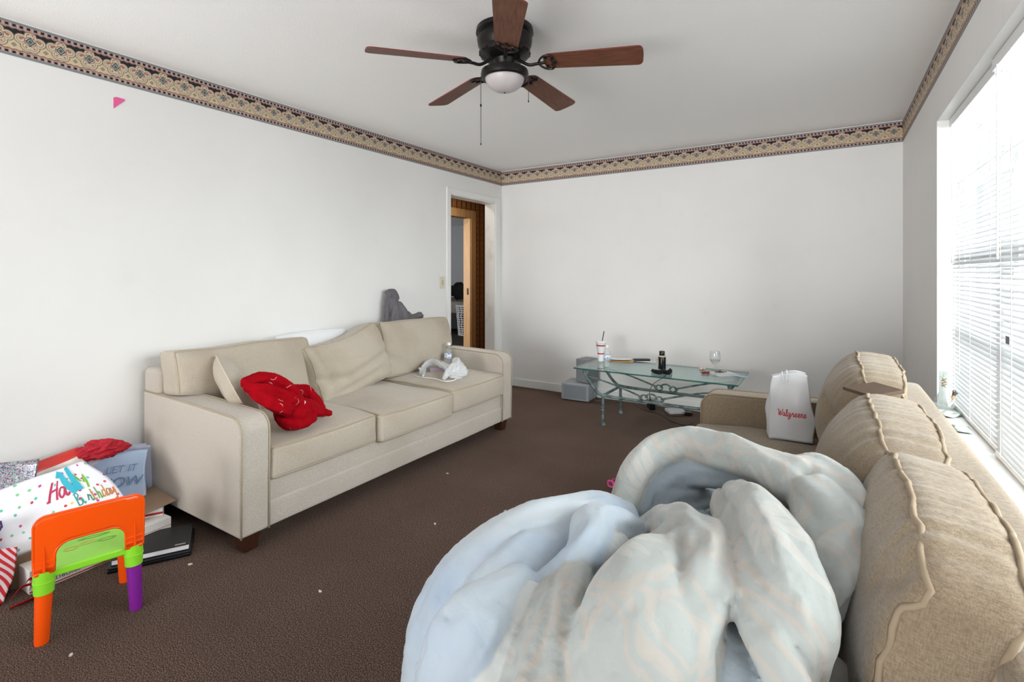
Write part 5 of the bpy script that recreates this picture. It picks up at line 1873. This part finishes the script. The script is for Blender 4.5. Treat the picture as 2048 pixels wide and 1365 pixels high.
t = T('pale_blue_gloss_print', 0.2, spec=0.6)
u, v, _ = t.xyz(t.coord('UV'))
c = t.mix(t.noise(4, 3), rgb(150, 178, 216), rgb(196, 214, 236))
c = t.mix((t.noise(7, 2)).gt(0.62), c, rgb(214, 216, 232))
M_BLUEG = t.color(c).m
gb2 = Bag(0.25, 0.12, 0.31, 0.006, 31, 0.0, 0.5, 0.2, 7, 0.0)
g2 = gift('gift_bag', 'glossy pale blue winter gift bag leaning beside the left sofa', (-3.03, 1.075, 0.05), face - 0.1, math.radians(3), math.radians(-14), gb2, M_BLUEG)
M_BINK = plain('slate_blue_ink', rgb(104, 132, 172), 0.4)
for sx, sz_, s_ in ((-0.045, 0.215, 'LET IT'), (-0.1, 0.145, 'SNOW')):
    block_text('lettering', s_, 0.066 if s_ == 'SNOW' else 0.046, (sx, -0.074, sz_), (1, 0, 0), (0, 0, 1), M_BINK, g2, 0.0, 0.2)
t = T('lilac_clear_bag', 0.2)
t.color(t.mix(t.noise(8, 3, t.mapv(t.coord(), (3, 3, 0.6))), rgb(206, 208, 224), rgb(170, 176, 206)))
gb3 = Bag(0.15, 0.06, 0.33, 0.008, 44, 0.08, 0.5, 0.2, 9, 0.0)
gift('gift_bag', 'pale lilac gift bag squeezed between the blue bag and the left sofa', (-3.09, 1.185, 0.03), face - 0.15, math.radians(4), math.radians(-4), gb3, t.m)

t = T('red_tissue', 0.6)
t.color(t.mix(t.noise(16, 3), rgb(166, 14, 34), rgb(206, 34, 54))).bump(t.noise(30, 4), 0.6, 0.02)
def tissue(name, label, c, m, spikes, r=0.03, seed=0):
    fs = []
    c = Vector(c)
    for i, d in enumerate(spikes):
        d = Vector(d)
        fs.append(Fold([tuple(c) + (r,), tuple(c + d * 0.6) + (r * 0.8,), tuple(c + d) + (r * 0.18,)], 0, .28, 4, seed + i, 14))
    return tag(heap(name, fs, m, h=0.005, k=0.004, smooth=0), label, 'tissue paper')
tissue('tissue_paper', 'crumpled red tissue paper spilling out of the blue gift bag', (-3.06, 1.02, 0.395), t.m, ((0.02, -0.12, -0.005), (0, 0.1, 0.01), (0.02, 0.05, 0.035), (0.0, -0.04, 0.035), (-0.02, -0.02, 0.03), (0.02, 0.13, -0.01)), 0.034, 3)

t = T('red_white_balloon_print', 0.3, spec=0.6)
x, y, z = t.xyz(t.coord())
w1_ = ((y * 30.0 + (z * 40.0).sin() * 0.8).sin()).gt(0.35)
c = t.mix(w1_, rgb(206, 44, 34), rgb(226, 214, 206))
c = t.mix(((z * 90.0).sin() * (y * 70.0).sin()).gt(0.75), c, rgb(150, 24, 24))
t.color(c)
v, f = pillow_mesh(0.30, 0.22, 0.09, 21)
pp = thing('snack_packet', 'shiny red and white packet behind the confetti gift bag', 'packet', (-3.06, 0.83, 0.30), rot=(math.radians(80), math.radians(-14), math.radians(80)))
mesh('packet_body', v, f, t.m, pp, True)
MB().box((-0.15, -0.115, -0.002), (0.15, -0.104, 0.002)).build('seal', t.m, pp)

t = T('holographic_glitter', 0.25, 0.75)
vn = t.voronoi(260)
hue, sat, _ = t.xyz(vn.outputs['Color'])
c = t.ramp(hue, [(0.0, rgb(186, 186, 196)), (0.3, rgb(120, 116, 130)), (0.5, rgb(206, 160, 196)), (0.65, rgb(150, 206, 190)), (0.8, rgb(226, 226, 230)), (0.92, rgb(96, 88, 120))], True)
t.color(c)
M_HOLO = t.m
gb4 = Bag(0.21, 0.10, 0.32, 0.006, 51, 0.05, 0.5, 0.2, 8, 0.0)
gift('gift_bag', 'silver holographic glitter gift bag at the left edge of the photo', (-3.03, 0.645, 0.12), face, math.radians(6), math.radians(-12), gb4, M_HOLO)
t = T('violet_glitter', 0.3, 0.6)
vn = t.voronoi(200)
hue, sat, _ = t.xyz(vn.outputs['Color'])
t.color(t.ramp(hue, [(0.0, rgb(90, 60, 130)), (0.4, rgb(150, 130, 176)), (0.7, rgb(60, 50, 84)), (0.85, rgb(190, 180, 206))], True))
gb5 = Bag(0.16, 0.09, 0.2, 0.006, 61, 0.0, 0.5, 0.2, 8, 0.0)
gift('gift_bag', 'violet glitter gift bag below the silver one', (-2.86, 0.555, 0.05), face, math.radians(-4), math.radians(-10), gb5, t.m)

t = T('candy_cane_stripes', 0.4)
x, y, z = t.xyz(t.coord('UV'))
t.color(t.mix((((x + y * 0.9) / 0.024).fract()).lt(0.5), rgb(236, 214, 222), rgb(206, 30, 44)))
gb6 = Bag(0.13, 0.08, 0.19, 0.012, 71, 0.0, 0.5, 0.2, 8, 0.0)
gift('gift_bag', 'red and white candy striped gift bag on the carpet at the left edge', (-2.73, 0.545, 0.004), face, math.radians(10), math.radians(-22), gb6, t.m)
M_RIB = plain('red_satin_ribbon', rgb(196, 16, 34), 0.3, var=0.1)
rb = thing('gift_ribbon', 'curled red ribbon lying by the striped bag', 'ribbon', (-2.66, 0.66, 0))
for k in range(4):
    pts = spline([(0.02 * math.cos(k), -0.05 + 0.03 * k, 0.02), (0.03, 0.02 * k - 0.02, 0.06 + 0.02 * (k % 2)), (0.04, 0.03 + 0.01 * k, 0.05), (0.045, 0.06, 0.015), (0.05, 0.03 - 0.03 * k, 0.006)], 7)
    vv, ff = [], []
    for i, p in enumerate(pts):
        vv += [p + Vector((0.006, 0, 0.010)), p - Vector((0.006, 0, 0.004)), p + Vector((0.0072, 0, 0.0095)), p - Vector((0.0048, 0, 0.0045))]
    for i in range(len(pts) - 1):
        a, b = 4 * i, 4 * i + 4
        ff += [(a, a + 1, b + 1, b), (a + 2, b + 2, b + 3, a + 3), (a, b, b + 2, a + 2), (a + 1, a + 3, b + 3, b + 1)]
    mesh('loop', vv, ff, M_RIB, rb, True)

# postal box under the chair, its print upside down to the viewer
M_WCARD = plain('white_card', rgb(232, 230, 226), 0.6, var=0.04)
pbx = thing('postal_box', 'white postal box with red stripe and upside down lettering under the toddler chair', 'box', (-2.685, 0.93, 0), math.radians(93))
MB().box((-0.26, 0.0, 0), (0.26, 0.2, 0.092)).build('carton', M_WCARD, pbx, bevel=0.002)
M_RST = plain('red_stripe_ink', rgb(176, 36, 40), 0.5)
for z0, z1 in ((0.006, 0.0105), (0.056, 0.0575)):
    MB().box((-0.26, -0.0012, z0), (0.26, 0.0, z1)).build('stripe', M_RST, pbx)
M_NAVY = plain('navy_ink', rgb(50, 52, 74), 0.5)
block_text('lettering', 'PRIORITY MAIL', 0.024, (-0.095, 0.0, 0.036), (-1, 0, 0), (0, 0, -1), M_NAVY, pbx, 0.0012)
block_text('lettering', 'UNITED STATES', 0.015, (0.045, 0.0, 0.052), (-1, 0, 0), (0, 0, -1), M_NAVY, pbx, 0.0012)
block_text('lettering', 'POSTAL SERVICE', 0.015, (0.045, 0.0, 0.036), (-1, 0, 0), (0, 0, -1), M_NAVY, pbx, 0.0012)
MB().box((-0.14, -0.001, 0.04), (-0.105, 0, 0.054)).build('printed_bar', plain('tan_print', rgb(190, 176, 150), 0.6), pbx)

# black boxed item and dark laptop under it
lp = thing('laptop', 'closed black laptop lying on the carpet under the black box', 'laptop', (-2.60, 1.075, 0), math.radians(61))
v, f, mp = rbox((0.30, 0.23, 0.016), 0.006, (6, 6, 2))
o = mesh('base', v, f, M_BLK, lp, 'auto')
o.location = (0, 0, 0.009)
v, f, mp = rbox((0.30, 0.23, 0.007), 0.003, (6, 6, 2))
o = mesh('lid', v, f, plain('dark_grey_lid', rgb(34, 34, 38), 0.35), lp, 'auto')
o.location = (0, 0, 0.0215)
bk = thing('boxed_item', 'flat black printed box with white edges beside the left sofa foot', 'box', (-2.605, 1.08, 0.0262), math.radians(61))
M_BLKC = plain('matte_black_card', rgb(32, 31, 33), 0.45)
MB().box((-0.14, -0.108, 0.0), (0.14, 0.108, 0.003)).build('base_card', M_BLKC, bk)
MB().box((-0.138, -0.106, 0.003), (0.138, 0.106, 0.022)).build('white_edge', M_PAPER2, bk)
cv = MB().box((-0.14, -0.108, 0.022), (0.14, 0.108, 0.025)).build('cover', M_BLKC, bk)
for i in range(9):
    MB().box((-0.125, -0.075 + 0.0075 * i, 0.025), (-0.125 + 0.07 - 0.006 * (i % 3), -0.075 + 0.0075 * i + 0.003, 0.0253)).build('print_line', plain('grey_ink', rgb(150, 150, 150), 0.5), cv)
MB().box((0.085, -0.098, 0.025), (0.125, -0.088, 0.0253)).build('logo_print', plain('pale_ink', rgb(170, 166, 160), 0.5), cv)
MB().box((-0.135, 0.06, 0.025), (-0.05, 0.085, 0.0253)).build('barcode_sticker', plain('sticker_white', rgb(210, 210, 212), 0.5, var=0.2), cv)
sg = thing('sunglasses', 'black sunglasses lying on the carpet behind the black box', 'glasses', tuple(at(296, 1040, 0.0)), 1.2)
for sx in (-1, 1):
    MB().tube([(sx * 0.034 + 0.027 * math.cos(2 * PI * i / 16), 0, 0.022 + 0.02 * math.sin(2 * PI * i / 16)) for i in range(16)], 0.003, 6, closed=True).build('rim', M_BLK, sg)
    MB().lathe([(0.001, 0), (0.025, 0.0)], 16).build('lens', M_BLK, sg).matrix_local = Matrix.Translation((sx * 0.034, 0, 0.022)) @ Matrix.Rotation(PI / 2, 4, 'X') @ Matrix.Diagonal((1, 0.78, 1, 1))
    MB().tube(spline([(sx * 0.062, 0, 0.03), (sx * 0.064, 0.06, 0.026), (sx * 0.06, 0.12, 0.008)], 5), 0.0026, 6).build('temple', M_BLK, sg)
MB().tube([(-0.01, 0, 0.028), (0.01, 0, 0.028)], 0.0025, 6).build('bridge', M_BLK, sg)
# small card box standing behind the chair back
wc = thing('card_box', 'small white card box beside the black box under the flap', 'box', (-2.80, 1.145, 0), math.radians(62))
MB().box((-0.05, -0.03, 0), (0.05, 0.03, 0.13)).build('carton', M_WCARD, wc, bevel=0.002)
MB().box((-0.05, -0.0312, 0.10), (0.05, -0.03, 0.11)).build('stripe', M_RST, wc)
# clear plastic sleeve against the wall
cs = thing('plastic_sleeve', 'clear plastic sleeve propped at the wall by the left sofa foot', 'packaging', (-3.12, 1.235, 0.0), math.radians(72))
v, f = pillow_mesh(0.12, 0.17, 0.03, 33, 10)
o = mesh('film', v, f, through('clear_film', (0.9, 0.92, 0.95, 1), 0.1, 1.4, 0.25, (0.75, 0.78, 0.82, 1)), cs, True)
o.rotation_euler, o.location = (math.radians(72), 0, 0), (0, 0, 0.085)
MB().tube([(-0.05, -0.03, 0.005), (0.05, -0.03, 0.005)], 0.003, 6).build('seal', M_WHITEP, cs)

# ------------------------------------------------------------------ brown board between the cushions, pink cup, sill objects
bb = tag(MB().box((-0.07, -0.055, 0), (0.07, 0.055, 0.012)).build('wooden_board', plain('dark_walnut_board', rgb(96, 81, 70), 0.95, var=0.15, spec=0.05), None, bevel=0.002), 'dark brown flat board wedged between two back cushions of the tan sofa', 'board')
p = at(1746, 784, 0.862)
bb.location, bb.rotation_euler = tuple(p), (math.radians(3), math.radians(-4), math.radians(46))
pc = thing('pink_cup', 'bright pink plastic toy cup on the carpet behind the duvet', 'cup', tuple(at(1236, 984, 0)))
M_PINK = plain('bright_pink_plastic', rgb(238, 84, 160), 0.35, var=0.02)
MB().lathe([(0.026, 0), (0.036, 0.06), (0.036, 0.064), (0.032, 0.064), (0.024, 0.006), (0.001, 0.006)], 24, cap1=False).build('cup_body', M_PINK, pc)
MB().tube(spline([(-0.032, 0, 0.05), (-0.058, 0, 0.052), (-0.058, 0, 0.022), (-0.03, 0, 0.018)], 6), 0.0045, 7).build('handle', M_PINK, pc)

SZ = WZ0 + 0.0005
wp = thing('glass_water_pipe', 'clear glass water pipe with flared base on the window sill', 'water pipe', (0.478, 3.26, SZ))
MB().lathe([(0.001, 0.002), (0.044, 0.0), (0.047, 0.006), (0.045, 0.02), (0.03, 0.055), (0.02, 0.078), (0.0195, 0.18), (0.022, 0.184), (0.0195, 0.186), (0.017, 0.182), (0.0175, 0.08), (0.028, 0.055), (0.042, 0.02), (0.04, 0.008), (0.001, 0.008)], 26, cap0=False, cap1=False).build('glass_body', through('pipe_glass', (0.86, 0.88, 0.87, 1), 0.03, 1.5, 0.08, (0.7, 0.72, 0.7, 1)), wp)
dv_ = Vector((math.cos(YAW), math.sin(YAW), 0)) * 0.9
MB().tube([dv_ * 0.028 + Vector((0, 0, 0.03)), dv_ * 0.056 + Vector((0, 0, 0.066))], 0.007, 10).build('stem', plain('amber_resin_glass', rgb(150, 116, 66), 0.2), wp)
MB().tube([dv_ * 0.052 + Vector((0, 0, 0.062)), dv_ * 0.064 + Vector((0, 0, 0.078)), dv_ * 0.068 + Vector((0, 0, 0.084))], [0.007, 0.013, 0.014], 12).build('bowl', plain('smoky_glass', rgb(84, 76, 72), 0.2), wp)
m = MB()
for i in range(5):
    zz = 0.112 + 0.009 * i
    m.tube([(-0.0008 - 0.0198 * math.sin(YAW + a - 0.0) * -1 * 0 + 0.0202 * math.cos(a), 0.0202 * math.sin(a), zz + 0.003 * math.sin(i * 2 + a * 6)) for a in [-PI / 2 + YAW * -0.2 - 0.45 + 0.18 * q for q in range(6)]], 0.0022, 5)
m.build('decal', plain('gold_brown_decal', rgb(150, 112, 58), 0.4, var=0.3), wp)

t = T('silver_green_packet', 0.25, 0.5)
t.color(t.mix(t.noise(20, 3).step(0.4, 0.6), rgb(216, 220, 216), rgb(140, 158, 146)))
M_PKT = t.m
for (px, py, w, h, rz, lab, seed) in ((1912, 833, 0.13, 0.075, 0.5, 'crumpled clear and green packet on the sill beside the water pipe', 2), (1955, 865, 0.12, 0.06, 0.95, 'torn silver foil packet lying alone on the window sill', 6)):
    p = at(px, py, SZ)
    v, f = pillow_mesh(w, h, 0.011, seed, 12)
    o = mesh('foil_packet', [q + Vector((0, 0, 0.007 + 0.003 * nz(q, 30, seed))) for q in v], f, M_PKT, None, True)
    o.location, o.rotation_euler = (min(p.x, 0.475), p.y, SZ), (0, 0, YAW + rz)
    tag(o, lab, 'packet')

# ------------------------------------------------------------------ crumbs and paper bits on the carpet
for i, (px, py, col, lab) in enumerate(((640, 1183, (232, 226, 214), 'white paper fleck on the carpet below the sofa front'), (380, 1129, (224, 214, 190), 'cream fleck on the carpet right of the black box'), (707, 1010, (120, 60, 44), 'reddish brown crumb on the carpet in front of the left sofa'), (968, 1017, (150, 70, 50), 'rust coloured crumb in the open middle of the carpet'), (1010, 1022, (214, 208, 198), 'pale fleck beside the rust coloured crumb'), (870, 1048, (216, 212, 204), 'pale fleck on the carpet near the duvet'), (895, 947, (206, 200, 190), 'pale fleck in front of the middle seat'), (1212, 985, (190, 30, 44), 'tiny red scrap on the carpet by the pink cup'), (142, 1310, (216, 210, 200), 'pale fleck on the carpet by the orange chair leg'))):
    p = at(px, py, 0.003)
    v = [(0.008 * math.cos(a) * (1 + 0.4 * math.sin(3 * a + i)), 0.005 * math.sin(a), 0.0) for a in [2 * PI * q / 8 for q in range(8)]]
    v += [(a, b, 0.003 + 0.002 * math.sin(a * 500)) for a, b, c_ in v]
    o = mesh('paper_fleck', v, [tuple(range(8))[::-1], tuple(range(8, 16))] + [(q, (q + 1) % 8, 8 + (q + 1) % 8, 8 + q) for q in range(8)], plain('fleck_%d' % i, rgb(*col), 0.8))
    o.location, o.rotation_euler = (p.x, p.y, 0.0005), (0, 0, i * 1.1)
    tag(o, lab, 'scrap')
